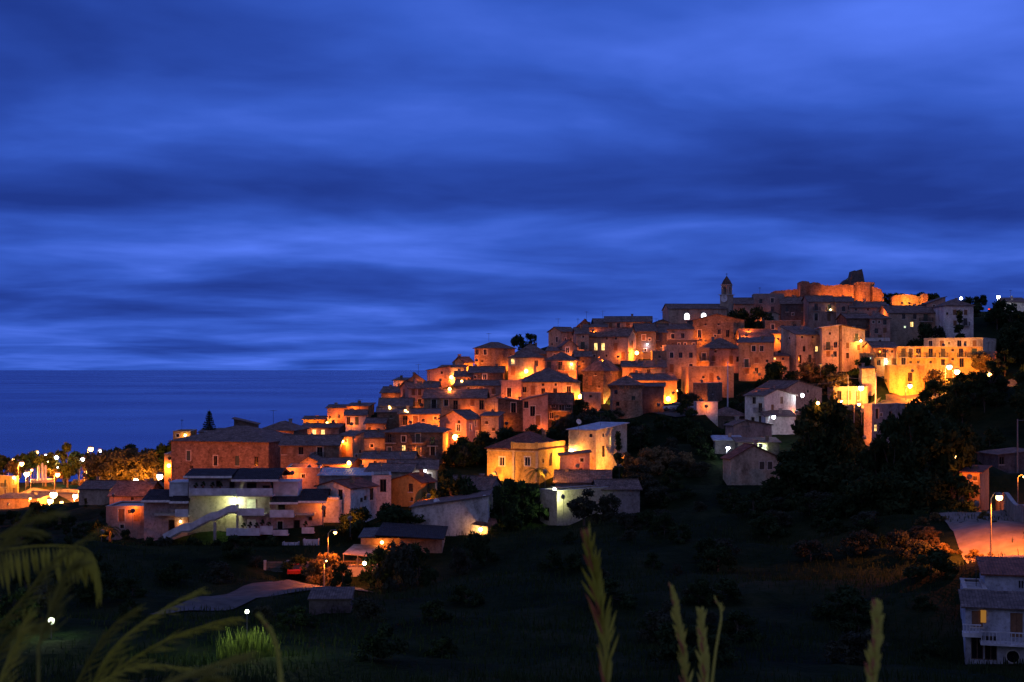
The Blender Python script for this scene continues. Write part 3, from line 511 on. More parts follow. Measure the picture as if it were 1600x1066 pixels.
for q in ((1200, 800, 205), (1200, 850, 182), (1200, 900, 160), (1350, 765, 215), (1400, 800, 196), (1400, 900, 150), (1300, 900, 156), (1300, 980, 122), (1450, 860, 160), (1560, 600, 290), (1450, 680, 240), (1560, 725, 220), (1300, 700, 240), (1050, 700, 247), (1100, 770, 218),
          (1000, 825, 198), (1000, 900, 160), (1000, 980, 125), (800, 842, 194), (800, 920, 152), (700, 850, 190), (600, 905, 168), (450, 905, 171), (330, 950, 150), (400, 930, 160), (200, 885, 176), (200, 950, 145), (100, 850, 190), (50, 810, 250), (540, 870, 184), (500, 925, 158), (350, 862, 188), (250, 858, 188),
          (600, 960, 140), (500, 1000, 118), (800, 1000, 118), (100, 1000, 112), (300, 1000, 112),
          (60, 766, 372), (130, 762, 366), (220, 757, 330), (130, 790, 300), (0, 780, 390), (60, 745, 440), (180, 740, 400), (250, 760, 300), (100, 730, 480), (0, 735, 470), (200, 725, 450),
          (1560, 880, 137), (1590, 860, 142), (1560, 840, 152), (1530, 800, 180), (1500, 795, 188), (1470, 797, 190), (1420, 800, 190), (1600, 820, 165), (1650, 840, 150), (1660, 780, 190), (1600, 770, 200),
          (1310, 632, 296), (1350, 631, 298), (1420, 629, 300), (1480, 616, 305), (1530, 606, 308), (1560, 600, 300), (1600, 600, 300), (1600, 520, 350), (1560, 490, 390), (1700, 480, 400), (1600, 474, 425), (1500, 474, 425), (1700, 620, 280), (1700, 720, 230), (1060, 650, 275), (1090, 645, 278), (920, 655, 277), (860, 690, 255), (1040, 640, 285)): T(*q)
SKY = ([-200, 0, 130, 270, 420, 520, 600, 700, 760, 860, 950, 1050, 1150, 1250, 1350, 1450, 1600, 1800], [748, 745, 742, 715, 688, 662, 628, 594, 560, 530, 512, 498, 492, 466, 462, 475, 478, 480])
for u in range(-250, 1900, 50):
    v = float(np.interp(u, *SKY))
    for Y, dv in ((520, 45), (580, 75)): T(u, v+dv, Y)
    ctl.append(((u-800)/F*640, 640, 4.0)); ctl.append(((u-800)/F*700, 700, -6.0))
for u in range(1180, 1480, 30): T(u, 466, 416); T(u, 480, 402)
for k_, x, y, c_, W, lb, h, rb_, Y in LP:
    if Y: q = at(*uv(k_, x, y), Y); [ctl.append((q.x+dx, q.y+dy, q.z-h)) for dx, dy in ((0, 0), (3, 0), (-3, 0), (0, -4), (0, 4))]
ct = np.array(ctl)
GS = 2.5; X0, Y0, NX, NY = -300.0, -15.0, 261, 290
gx = X0+GS*np.arange(NX); gy = Y0+GS*np.arange(NY); GX, GY = np.meshgrid(gx, gy)
GZ = np.zeros_like(GX)
for j in range(NY):
    dx = gx[:, None]-ct[None, :, 0]; dy = gy[j]-ct[None, :, 1]; w = 1/(dx*dx+dy*dy+6)**1.8; GZ[j] = (w*ct[None, :, 2]).sum(1)/w.sum(1)
for _ in range(2): GZ[1:-1, 1:-1] = .5*GZ[1:-1, 1:-1]+.125*(GZ[:-2, 1:-1]+GZ[2:, 1:-1]+GZ[1:-1, :-2]+GZ[1:-1, 2:])
for u in range(-320, 150, 40):
    pass
rs = np.random.RandomState(3)
GZ += (.25*np.sin(GX*.31+GY*.17)+.2*np.sin(GX*.13-GY*.41)+.15*rs.randn(NY, NX))*np.clip((GY-20)/60, 0, 1)
GU = np.where(GY > 1, 800+F*GX/np.maximum(GY, 1), 9e9)
lim = np.interp(GU, SKY[0], SKY[1])+10; m = GY > 270; GZ[m] = np.minimum(GZ[m], (CZ-(lim-HOR)/F*GY)[m])
for (u0, u1, vb, Y, zb, d, th, Xc, xa, xb) in HS:
    m = (GU > u0-10) & (GU < u1+10) & (GY > Y-28) & (GY < Y+3); GZ[m] = np.minimum(GZ[m], (CZ-(vb+2-HOR)/F*GY)[m]-.2)
def gz(x, y):
    fx = min(max((x-X0)/GS, 0), NX-1.001); fy = min(max((y-Y0)/GS, 0), NY-1.001); i, j = int(fx), int(fy); a, b2 = fx-i, fy-j
    return float(GZ[j, i]*(1-a)*(1-b2)+GZ[j, i+1]*a*(1-b2)+GZ[j+1, i]*(1-a)*b2+GZ[j+1, i+1]*a*b2)
def ground_at(u, v, h=0.0, y0=40, y1=520):
    """first point along the ray whose height above the ground is h"""
    Y = y0
    while Y < y1:
        p = at(u, v, Y)
        if p.z-gz(p.x, p.y) <= h: return p
        Y += .5
    return at(u, v, D(v))
def at_ground(u, Y): x = (u-800)/F*Y; return Vector((x, Y, gz(x, Y)))
# terrain mesh
me = bpy.data.meshes.new('terrain'); vs = np.stack([GX.ravel(), GY.ravel(), GZ.ravel()], 1)
idx = (np.arange(NY-1)[:, None]*NX+np.arange(NX-1)[None, :]).ravel()
me.from_pydata(vs.tolist(), [], np.stack([idx, idx+1, idx+NX+1, idx+NX], 1).tolist())
m, nt, b = nmat('hill_soil'); L = nt.links.new; g = N(nt, 'ShaderNodeNewGeometry')
n1 = N(nt, 'ShaderNodeTexNoise', Scale=.09, Detail=9, Roughness=.72); L(g.outputs['Position'], n1.inputs['Vector'])
r1 = ramp(nt, [(.34, (.003, .008, .003)), (.47, (.009, .019, .007)), (.58, (.022, .03, .012)), (.72, (.042, .04, .02))]); L(n1.outputs[0], r1.inputs[0]); L(r1.outputs[0], b.inputs['Base Color']); b.inputs['Roughness'].default_value = .95; b.inputs['Specular IOR Level'].default_value = .03
n2 = N(nt, 'ShaderNodeTexNoise', Scale=1.5, Detail=8); L(g.outputs['Position'], n2.inputs['Vector']); bp = N(nt, 'ShaderNodeBump', Strength=.8, Distance=.4); L(n2.outputs[0], bp.inputs['Height']); L(bp.outputs[0], b.inputs['Normal'])
me.materials.append(m); me.polygons.foreach_set('use_smooth', [True]*len(me.polygons)); tag(link('terrain', me), None, None, None, 'structure')
# sea
m, nt, b = nmat('sea_water'); L = nt.links.new; g = N(nt, 'ShaderNodeNewGeometry'); mp = N(nt, 'ShaderNodeMapping'); mp.inputs['Scale'].default_value = (.35, 1, 1); L(g.outputs['Position'], mp.inputs['Vector'])
n1 = N(nt, 'ShaderNodeTexNoise', Scale=.06, Detail=8, Roughness=.6); L(mp.outputs[0], n1.inputs['Vector']); bp = N(nt, 'ShaderNodeBump', Strength=.55, Distance=2.5); L(n1.outputs[0], bp.inputs['Height'])
n3 = N(nt, 'ShaderNodeTexNoise', Scale=.0016, Detail=5, Roughness=.6); mp3 = N(nt, 'ShaderNodeMapping'); mp3.inputs['Scale'].default_value = (.5, .6, 1); L(g.outputs['Position'], mp3.inputs['Vector']); L(mp3.outputs[0], n3.inputs['Vector'])
rr = ramp(nt, [(.4, (.16,)*3), (.62, (.3,)*3)]); L(n3.outputs[0], rr.inputs[0]); L(rr.outputs[0], b.inputs['Roughness'])
b.inputs['Base Color'].default_value = (.055, .085, .42, 1); b.inputs['IOR'].default_value = 1.33; L(bp.outputs[0], b.inputs['Normal'])
tag(MB().poly([(-60000, 300, 0), (60000, 300, 0), (60000, 90000, 0), (-60000, 90000, 0)]).build('sea', m), None, None, None, 'structure')
# roads: strips draped over the ground
M['asph'] = plain('asphalt', (.07, .065, .065), .9, 0, .35, .8); M['asphl'] = plain('worn_asphalt', (.2, .165, .14), .9, 0, .3, .6); M['pave'] = plain('paving', (.075, .068, .06), .9, 0, .4, .7)
def road(name, pts, w, mat, lift=.12):
    P = [Vector((x, y, 0)) for x, y in pts]; Q = []
    for a, c_ in zip(P, P[1:]):
        n = max(1, int((c_-a).length/1.5)); Q += [a.lerp(c_, i/n) for i in range(n)]
    Q.append(P[-1]); mb = MB(); rows = []
    for i, p in enumerate(Q):
        t = (Q[min(i+1, len(Q)-1)]-Q[max(i-1, 0)]).normalized(); s = Vector((t.y, -t.x, 0)); ww = w if not isinstance(w, tuple) else w[0]+(w[1]-w[0])*i/len(Q)
        rows.append([(lambda q: (q.x, q.y, gz(q.x, q.y)+lift))(p+s*(ww*k/8-ww/2)) for k in range(9)])
    for r0, r1 in zip(rows, rows[1:]):
        for k in range(8): mb.poly([r0[k], r0[k+1], r1[k+1], r1[k]])
    return tag(mb.build(name, mat), None, None, None, 'structure')
def px(l): return [tuple(at_ground(u, Y)[:2]) for u, Y in l]
road('road', px([(1720, 118), (1640, 135), (1585, 150), (1545, 168), (1515, 184), (1470, 192), (1400, 196)]), 8.5, M['asphl'])
road('parking_yard', px([(250, 140), (310, 148), (370, 157), (410, 163), (455, 168), (490, 166), (505, 158)]), (2.5, 12), M['pave'], .16)
road('street', px([(1290, 296), (1350, 298), (1420, 300), (1480, 305), (1550, 310), (1640, 312)]), 7, M['pave'], .15)
road('square', px([(20, 376), (75, 372), (130, 366), (200, 345), (262, 318)]), 15, M['pave'], .18)
road('lane', px([(1035, 284), (1065, 276), (1090, 277)]), 7, M['pave'], .15)

# ------------------------------------------------------------------ special buildings (world-aligned, measured boxes)
def P_(k, x, y, Y): u, v = uv(k, x, y); return at(u, v, Y)
def bx(mb, k, x0, x1, y0, y1, Ya, Yb):
    a = P_(k, x0, y0, Ya); b2 = P_(k, x1, y1, Ya); return mb.box(min(a.x, b2.x), max(a.x, b2.x), Ya, Yb, min(a.z, b2.z), max(a.z, b2.z))
def arch_pts(cx, w, z0, z1, n=8):
    r = w/2; return [(cx-r, z0), (cx+r, z0)]+[(cx+r*math.cos(math.pi*i/n), z1-r+r*math.sin(math.pi*i/n)) for i in range(n+1)]
# church arched windows (local to the nave front)
def church_win(u, v0, v1, w):
    Y = 376; Mi = church.matrix_basis.inverted(); dl = Mi.to_3x3() @ (at(u, (v0+v1)/2, 100)-CAM); o = Mi @ CAM; p = o+dl*(-o.y/dl.y); h = (v1-v0)/F*Y
    pr = arch_pts(p.x, w+.5, p.z-h/2-.2, p.z+h/2+.25); ip = arch_pts(p.x, w, p.z-h/2, p.z+h/2)
    f = MB().prism(pr, 'y', -.1, -.004).build('window', M['surr'], church); MB().prism(ip, 'y', -.14, -.102).build('pane', M['litw'], f)
church_win(1073.2, 489.6, 499.2, 1.25); church_win(1099.4, 489.4, 499, 1.25)
# bell tower
tp = at(1135.5, 500, 380); bt = empty('bell_tower', tp, 'square bell tower with clock, open belfry arches and pointed spire', 'bell tower', None, R(-40))
pm_ = 380/F
def zv(v): return (500-v)*pm_
hw = 10.6/2*pm_*1.42; hb = 8.6/2*pm_*1.42
MB().box(-hw, hw, -hw, hw, -8, zv(461.5)).build('tower_shaft', M['pl'], bt)
MB().box(-hw-.3, hw+.3, -hw-.3, hw+.3, zv(461.4), zv(460.4)).build('cornice', M['surr'], bt)
bel = MB(); a = hb*.42
for sx in (-1, 1):
    for sy in (-1, 1): bel.box(*sorted((sx*a, sx*hb)), *sorted((sy*a, sy*hb)), zv(460.3), zv(448.6))
bel.box(-hb, hb, -hb, hb, zv(448.5), zv(446)); bel.box(-a*.3, a*.3, -a*.3, a*.3, zv(460.3), zv(448.6))
bel.build('belfry', M['pl'], bt)
MB().box(-hb-.25, hb+.25, -hb-.25, hb+.25, zv(445.9), zv(445)).build('cornice', M['surr'], bt)
MB().lathe([(hb*1.42, zv(444.9)), (hb*.95, zv(439)), (.02, zv(431))], 0, 0, 8, 2*math.pi, R(22.5)).build('spire', M['rb'], bt)
MB().tube([(0, 0, zv(431)), (0, 0, zv(427))], .06, 5).box(-.35, .35, -.04, .04, zv(428.6), zv(428.1)).build('cross', M['iron'], bt)
ck = MB().prism([(1.05*math.cos(t*math.pi/10), zv(466.5)+1.05*math.sin(t*math.pi/10)) for t in range(20)], 'y', -hw-.09, -hw-.005).build('clock_face', M['wframe'], bt)
MB().box(-.06, .06, -hw-.13, -hw-.1, zv(466.5), zv(466.5)+.75).box(0, .5, -hw-.13, -hw-.1, zv(466.5)-.05, zv(466.5)+.06).build('clock_hands', M['iron'], ck)
# castle walls and ruin
def castle(name, label, pts, Y, th, mat, cren=0, cat='castle wall'):
    """wall following pixel outline of its top edge (u,v) from left to right, base row vb"""
    top, vb = pts; root = empty(name, at(top[0][0], vb, Y), label, cat); mb = MB(); off = root.location
    prof = []
    for (u, v), (u2, v2) in zip(top, top[1:]):
        n = max(1, int((u2-u)/1.6))
        for i in range(n):
            t = i/n; prof.append((u+(u2-u)*t, v+(v2-v)*t+rnd.uniform(-.8, .8)))
    prof.append(top[-1]); q = [at(u, v, Y) for u, v in prof]; z0 = at(0, vb, Y).z-6
    for a, b2 in zip(q, q[1:]): mb.poly([(a.x, Y, z0), (b2.x, Y, z0), (b2.x, Y, b2.z), (a.x, Y, a.z)]); mb.poly([(a.x, Y+th, z0), (b2.x, Y+th, z0), (b2.x, Y+th, b2.z), (a.x, Y+th, a.z)]); mb.poly([(a.x, Y, a.z), (b2.x, Y, b2.z), (b2.x, Y+th, b2.z), (a.x, Y+th, a.z)])
    for a in (q[0], q[-1]): mb.poly([(a.x, Y, z0), (a.x, Y+th, z0), (a.x, Y+th, a.z), (a.x, Y, a.z)])
    mb.build('stonework', mat, root, off)
    if cren:
        cm = MB(); x = q[0].x+.3
        while x < q[-1].x-1: z = float(np.interp(x, [p.x for p in q], [p.z for p in q])); cm.box(x, x+.8, Y-.02, Y+th*.4, z-.3, z+.7); x += 1.6
        cm.build('battlement', mat, root, off)
    return root
castle('castle_wall', 'long low castle wall sloping up above the grey flat-topped house', ([(1205, 457), (1212, 454.5), (1235, 453), (1252, 451)], 470), 418, 2, M['br'])
castle('castle_ruin', 'square ruined castle stump with ragged dark top', ([(1251, 440.5), (1254, 439), (1264, 440), (1266, 444), (1272, 441.5), (1281, 442.5), (1283, 445)], 472), 414, 5, M['sd'])
castle('castle_wall', 'castle wall stretch lit orange between dark ruin stump and round bastion', ([(1282, 445), (1300, 446.5), (1305, 445.5), (1320, 444.5), (1334, 446)], 472), 416, 2, M['ca'])
castle('castle_ruin', 'jagged black rock-like ruin rising highest above the bastion', ([(1316, 444), (1320, 439), (1326, 436), (1330, 433), (1332, 424), (1336, 422.5), (1340, 424.5), (1344, 420.5), (1347, 420), (1349, 430), (1351, 440)], 452), 422, 4, M['dk'])
castle('castle_wall', 'broken castle wall stepping down right of the round bastion', ([(1364, 447.5), (1370, 449.5), (1377, 453), (1381, 461)], 474), 415, 2, M['ca'])
castle('castle_wall', 'white-hot floodlit castle wall with an uneven arched top', ([(1394, 464), (1403, 461), (1416, 459.5), (1428, 461), (1437, 464), (1441, 468)], 482), 410, 2, M['ca'])
castle('castle_ruin', 'narrow lit castle stump right of the floodlit wall', ([(1441, 461), (1443, 459), (1449, 459.5), (1450, 463)], 480), 408, 3, M['ca'])
cb = at(1349, 474, 419); ba = empty('bastion', cb, 'round crenellated castle bastion lit orange from below', 'castle bastion'); r_ = 16/F*419; zt = at(0, 443.5, 412).z-cb.z
MB().lathe([(r_*1.12, -6), (r_*1.06, zt*.3), (r_, zt)], 0, 0, 32).lathe([(r_, zt), (0.01, zt+.02)], 0, 0, 32).build('stonework', M['ca'], ba)
cm = MB()
for i in range(16):
    t = 2*math.pi*i/16; c_, s = math.cos(t), math.sin(t); w = .45
    p = [Vector((c_*(r_-.25)-s*w*k, s*(r_-.25)+c_*w*k, 0)) for k in (-1, 1)]; cm.box(min(p[0].x, p[1].x)-.2, max(p[0].x, p[1].x)+.2, min(p[0].y, p[1].y)-.2, max(p[0].y, p[1].y)+.2, zt-.05, zt+.75)
cm.build('battlement', M['ca'], ba)
# round stone tower with conical roof
Yt = 276; r_ = 25.2/F*Yt; cx = at(978.5, 0, Yt+r_).x; zb = at(0, 655, Yt).z; rt = empty('round_tower', (cx, Yt+r_, zb), 'squat round stone tower with a conical tiled roof', 'round tower'); ze = at(0, 602, Yt).z-zb; za = at(0, 586.5, Yt+r_).z-zb
MB().lathe([(r_*1.06, -6), (r_*1.05, .5), (r_, ze*.5), (r_*1.03, ze*.53), (r_*1.03, ze*.56), (r_, ze*.58), (r_, ze)], 0, 0, 40).build('wall', M['st'], rt, None, True)
cr = MB(); n = 30
for i in range(n):
    t0, t1 = 2*math.pi*i/n, 2*math.pi*(i+1)/n; R2 = r_+.5
    cr.slab([(R2*math.cos(t0), R2*math.sin(t0), ze+.05), (R2*math.cos(t1), R2*math.sin(t1), ze+.05), (.05*math.cos(t1), .05*math.sin(t1), za), (.05*math.cos(t0), .05*math.sin(t0), za)], .15)
    t = (t0+t1)/2; c_, s = math.cos(t), math.sin(t)
cr.build('roof', M['rt'], rt)
cb_ = MB()
for i in range(34):
    t = 2*math.pi*i/34; cb_.tube([(r_*math.cos(t), r_*math.sin(t), ze-.75), ((r_+.35)*math.cos(t), (r_+.35)*math.sin(t), ze-.15)], .16, 4)
cb_.build('corbels', M['st'], rt)
for t, z in ((-2.35, ze*.8), (-2.2, ze*.45), (-1.2, ze*.62)): MB().box(-.35, .35, -.06, .15, -.4, .4).build('window', M['glass'], rt); o = rt.children[-1]; o.location = (r_*1.005*math.cos(t), r_*1.005*math.sin(t), z); o.rotation_euler = (0, 0, t+math.pi/2)

# apartment house at the lower left
k = 'a'; ap = empty('apartment_house', P_(k, 700, 935, 204), 'lilac apartment house with white balconies, dark roofs and a lit outside stair', 'apartment house'); ao = ap.location
def part(name, mat, boxes, parent=None):
    mb = MB()
    for q in boxes: bx(mb, k, *q)
    o = mb.build(name, mat, parent or ap, ao); return o
part('wall', M['lilac'], [(420, 985, 520, 990, 203.2, 214)]); part('wall', M['lilac'], [(110, 417, 655, 990, 203.6, 213)]); part('wall', M['lilac'], [(988, 1345, 680, 990, 203.4, 213)])
part('stair_wall', M['cream'], [(424, 752, 641, 900, 202.9, 203.19)])
def cslab(x0, x1, ye, yr, Ya, Yb, mat=M['rk'], nm='roof'):
    a, b2 = P_(k, x0, ye, Ya), P_(k, x1, ye, Ya); zr = P_(k, 0, yr, Yb).z; mb = MB(); Ym = Yb
    mb.slab([(a.x, Ya, a.z), (b2.x, Ya, a.z), (b2.x, Ym, zr), (a.x, Ym, zr)], .3); mb.slab([(b2.x, 2*Ym-Ya, a.z), (a.x, 2*Ym-Ya, a.z), (a.x, Ym, zr), (b2.x, Ym, zr)], .3)
    o = mb.build(nm, mat, ap, ao); bx(f := MB(), k, x0-3, x1+3, ye-2, ye+13, Ya-.12, Ya-.01); f.build('fascia', M['wframe'], o, ao)
cslab(385, 716, 508, 452, 201.6, 207); cslab(718, 1040, 532, 450, 200.9, 207.2); cslab(92, 287, 676, 597, 202.2, 207); cslab(287, 417, 684, 640, 201.6, 204); cslab(983, 1175, 690, 640, 201.4, 204.2); cslab(1176, 1372, 681, 593, 202.1, 207.2)
part('parapet', M['white'], [(422, 748, 592, 640, 201.2, 201.4), (422, 748, 636, 645, 201.401, 203.19)]); part('parapet', M['white'], [(752, 1003, 592, 643, 200.5, 200.7), (752, 1003, 640, 650, 200.701, 203.19)])
part('terrace_turret', M['white'], [(286, 416, 552, 668, 203.9, 208), (283, 419, 546, 553, 203.7, 208.2)]); part('terrace_turret', M['white'], [(1008, 1178, 549, 670, 203.9, 208), (1004, 1182, 543, 550, 203.7, 208.2)])
for (x0, x1, y0, y1, Ya) in ((757, 944, 730, 781, 200.6), (983, 1150, 742, 793, 201.2), (326, 417, 737, 790, 201.6), (682, 912, 868, 920, 199.2), (915, 1004, 853, 912, 199.8), (1006, 1110, 880, 920, 200.4), (1205, 1290, 862, 905, 200.8)):
    o = part('balcony', M['white'], [(x0, x1, y1-7, y1, Ya, 203.2)]); part('parapet', M['white'], [(x0, x1, y0, y1-7.5, Ya-.02, Ya+.13)], o)
part('canopy', M['slab'], [(180, 324, 768, 782, 202.2, 203.59)]); part('canopy', M['slab'], [(1152, 1290, 766, 778, 202, 203.39)])
for x0, x1, y0, y1 in ((612, 640, 537, 582), (705, 738, 545, 590), (825, 890, 552, 592), (935, 985, 570, 592), (700, 735, 795, 858), (828, 884, 668, 730), (828, 884, 806, 866), (1035, 1075, 816, 880), (1150, 1192, 810, 893), (282, 324, 808, 885), (1040, 1090, 700, 742), (1255, 1278, 790, 815), (560, 600, 905, 960)):
    Yw = 203.2 if 420 < x0 < 985 else 203.6 if x0 < 420 else 203.4; tall = y1-y0 > 55
    w_ = part('door' if tall else 'window', M['wframe'] if x0 in (828, 1035) else M['frame'], [(x0-2, x0+2, y0, y1, Yw-.09, Yw-.005), (x1-2, x1+2, y0, y1, Yw-.09, Yw-.005), (x0+2, x1-2, y0, y0+4, Yw-.09, Yw-.005), (x0+2, x1-2, y1-4, y1, Yw-.09, Yw-.005)])
    part('pane', M['wframe'] if x0 == 828 else M['glass'], [(x0+2, x1-2, y0+4, y1-4, Yw-.05, Yw-.01)], w_)
st = MB(); path = [(240, 935), (368, 866), (424, 862), (560, 790), (604, 783), (700, 734), (755, 732)]
for (xa_, ya_), (xb_, yb_) in zip(path, path[1:]):
    a, b2 = P_(k, xa_, ya_, 200), P_(k, xb_, yb_, 200)
    for Yq in (200.0, 201.5): st.prism([(a.x, a.z-.45), (b2.x, b2.z-.45), (b2.x, b2.z+.5), (a.x, a.z+.5)], 'y', Yq, Yq+.14)
st.build('stair_parapet', M['white'], ap, ao); sp = MB()
for (xa_, ya_), (xb_, yb_) in zip(path, path[1:]):
    a, b2 = P_(k, xa_, ya_, 200), P_(k, xb_, yb_, 200); n = max(1, int(abs(b2.z-a.z)/.17))
    for i in range(n): x0, x1 = a.x+(b2.x-a.x)*i/n, a.x+(b2.x-a.x)*(i+1)/n; z = a.z+(b2.z-a.z)*(i+1)/n-.4; sp.box(x0, x1, 200.145, 201.495, z-.35, z)
sp.build('steps', M['conc'], ap, ao)
part('column', M['lilac'], [(592, 610, 828, 990, 200.2, 200.6)]); part('column', M['lilac'], [(750, 764, 783, 990, 201, 201.4)])
k = 'a'; o = None
for (x0, x1, y0, y1), lb in (((1070, 1180, 967, 1006), 'left of two whitewashed planter boxes below the apartment house'), ((1213, 1320, 946, 986), 'right of two whitewashed planter boxes below the apartment house')):
    pb = empty('planter', P_(k, x0, y1, 197), lb, 'planter'); mb = MB(); bx(mb, k, x0, x1, y0, y1+20, 197, 197.15); bx(mb, k, x0, x1, y0, y1+20, 198.6, 198.75); bx(mb, k, x0, x0+6, y0, y1+20, 197.15, 198.6); bx(mb, k, x1-6, x1, y0, y1+20, 197.15, 198.6); mb.build('planter_box', M['white'], pb, pb.location)
    so = MB(); bx(so, k, x0+6, x1-6, y0+12, y1+20, 197.16, 198.59); so.build('soil', M['bark'], pb, pb.location)
# white rounded house next to it
rw = empty('house', P_(k, 1412, 905, 206), 'slim white house with one slit window and a curved right edge', 'house'); mb = MB(); bx(mb, k, 1347, 1455, 672, 990, 205, 212); mb.build('wall', M['wh'], rw, rw.location)
rc_ = P_(k, 1455, 672, 205); rr_ = P_(k, 1483, 672, 205).x-rc_.x
MB().lathe([(rr_, rc_.z-7.5), (rr_, rc_.z)], rc_.x, 205+rr_, 20).build('wall', M['wh'], rw, rw.location); mb = MB(); bx(mb, k, 1340, 1462, 655, 671, 204.7, 212.3); mb.build('roof', M['rw'], rw, rw.location)
w_ = MB(); bx(w_, k, 1350, 1371, 716, 790, 204.9, 204.99); wo_ = w_.build('window', M['frame'], rw, rw.location); w_ = MB(); bx(w_, k, 1353, 1368, 720, 786, 204.86, 204.899); w_.build('pane', M['glass'], wo_, rw.location)
w_ = MB(); bx(w_, k, 1398, 1424, 836, 864, 204.9, 204.99); wo_ = w_.build('window', M['frame'], rw, rw.location); w_ = MB(); bx(w_, k, 1402, 1420, 840, 860, 204.86, 204.899); w_.build('pane', M['glass'], wo_, rw.location)

# bottom right white house: balcony and round window
k = 'f'; wh = [o for o in sc.objects if o.get('label', '').startswith('white house with a balcony and a round window')][0]; off = wh.location
def wpart(name, mat, boxes, parent=None):
    mb = MB()
    for q in boxes: bx(mb, k, *q)
    return mb.build(name, mat, parent or wh, off)
ba_ = wpart('balcony', M['white'], [(655, 1090, 775, 790, 112.6, 113.99), (520, 650, 705, 735, 112.9, 113.99)]); rl = [(655, 1090, 686, 694, 112.6, 112.7)]+[(x, x+6, 694.5, 774, 112.62, 112.68) for x in range(658, 1090, 26)]+[(520, 650, 640, 648, 112.9, 113)]+[(x, x+6, 648.5, 704, 112.92, 112.98) for x in range(523, 650, 22)]
wpart('railing', M['white'], rl, ba_)
c0 = P_(k, 845, 860, 113.9); rr_ = P_(k, 889, 860, 113.9).x-c0.x
f = MB().lathe([(rr_, 0), (rr_*1.15, 0), (rr_*1.15, .1), (rr_, .1), (rr_, 0)], 0, 0, 28).build('window', M['wframe'], wh); f.location = c0-off; f.rotation_euler = (R(90), 0, 0)
MB().lathe([(rr_, .03), (.01, .03)], 0, 0, 28).build('pane', M['glass'], f)
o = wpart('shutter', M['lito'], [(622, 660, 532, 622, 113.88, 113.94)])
mb = MB()
for x in (895, 915, 937): bx(mb, k, x, x+9, 310, 362, 120.9, 120.99)
up = [o for o in sc.objects if o.get('label', '').startswith('upper back part')][0]; mb.build('vent', M['glass'], up, up.location)
for o in sc.objects:
    if o.get('label', '') in ('low white side block left of the big white house', wh['label'], up['label']): o.rotation_euler = (0, 0, R(-15))
# church-side fittings: awning, dishes
def simple(name, mat, boxes, kk, label, cat, parts=None):
    a = boxes[0]; root = empty(name, P_(kk, (a[0]+a[1])/2, a[3], a[4]), label, cat)
    for nm, mt, bl in [(parts[0] if parts else 'body', mat, boxes)]+(parts[1] if parts else []):
        mb = MB()
        for q in bl: bx(mb, kk, *q)
        mb.build(nm, mt, root, root.location)
    return root
# villa: rooftop parapet, corner piers
vi = [o for o in sc.objects if o.get('category') == 'villa'][0]; hv = HS[[o for o in range(len(HS))][0]]; hh = vi['_h']; rec = [q for q in HS if abs(q[3]-232) < .01][0]; wv_, dv_ = -rec[8], rec[5]
MB().box(-wv_*.48, -.4, -.35, -.1, hh+.05, hh+1.05).box(-.39, .02, -.35, dv_*.9, hh+.05, hh+1.05).box(-wv_*.48-.3, -wv_*.48-.005, -.4, .3, hh+.05, hh+1.2).box(-.45, .1, -.42, -.355, hh+.05, hh+1.2).build('parapet', M['ye'], vi)
for x in (-wv_*.48, -.25): MB().box(x-.22, x+.22, -.12, -.004, -5, hh-.2).build('pilaster', M['cr'], vi)
MB().box(-wv_, 0, -.1, -.004, hh-.5, hh-.25).build('cornice', M['cr'], vi)
# ------------------------------------------------------------------ vegetation
def crown_mesh(name, seed, mat, shape='round', n=1500, ls=.05):
    r = np.random.RandomState(seed); ctr = []
    nc = 16 if shape != 'cone' else 26
    for i in range(nc):
        a = r.uniform(0, 2*np.pi); z = r.uniform(0, 1)
        if shape == 'round': q = math.sqrt(max(0, 1-(2*z-1)**2))*r.uniform(.45, 1)*.36; c = (q*math.cos(a), q*math.sin(a), .33+.6*z); s = r.uniform(.09, .17)
        elif shape == 'bush': q = math.sqrt(max(0, 1-z*z))*r.uniform(.4, 1)*.62; c = (q*math.cos(a), q*math.sin(a), .08+.75*z); s = r.uniform(.14, .24)
        elif shape == 'cone': q = (1-z)*r.uniform(.5, 1)*.24; c = (q*math.cos(a), q*math.sin(a), .12+.86*z); s = .04+.07*(1-z)
        elif shape == 'slim': q = .06*math.sin(np.pi*min(1, z+.15))*r.uniform(.3, 1); c = (q*math.cos(a), q*math.sin(a), .08+.86*z); s = .05+.035*(1-z)
        else: q = math.sqrt(r.uniform(0, 1))*.4; c = (q*math.cos(a), q*math.sin(a), .62+.32*r.uniform(0, 1)-.3*q); s = r.uniform(.09, .15)
        ctr.append((*c, s))
    ctr = np.array(ctr); w = ctr[:, 3]**2; pick = r.choice(len(ctr), n, p=w/w.sum())
    d = r.randn(n, 3); d /= np.linalg.norm(d, axis=1)[:, None]; rad = r.uniform(.35, 1.08, n)**.6
    p = ctr[pick, :3]+d*(ctr[pick, 3]*rad)[:, None]*np.array([1, 1, .8])
    e1 = r.randn(n, 3); e1 /= np.linalg.norm(e1, axis=1)[:, None]; e2 = np.cross(e1, d+.3*r.randn(n, 3)); e2 /= np.linalg.norm(e2, axis=1)[:, None]+1e-6
    s = ls*r.uniform(.6, 1.35, n)[:, None]; V = np.stack([p-e1*s, p+e2*s*.5, p+e1*s, p-e2*s*.5], 1).reshape(-1, 3)
    me = bpy.data.meshes.new(name); me.from_pydata(V.tolist(), [], np.arange(4*n).reshape(-1, 4).tolist()); me.materials.append(mat); return me, ctr
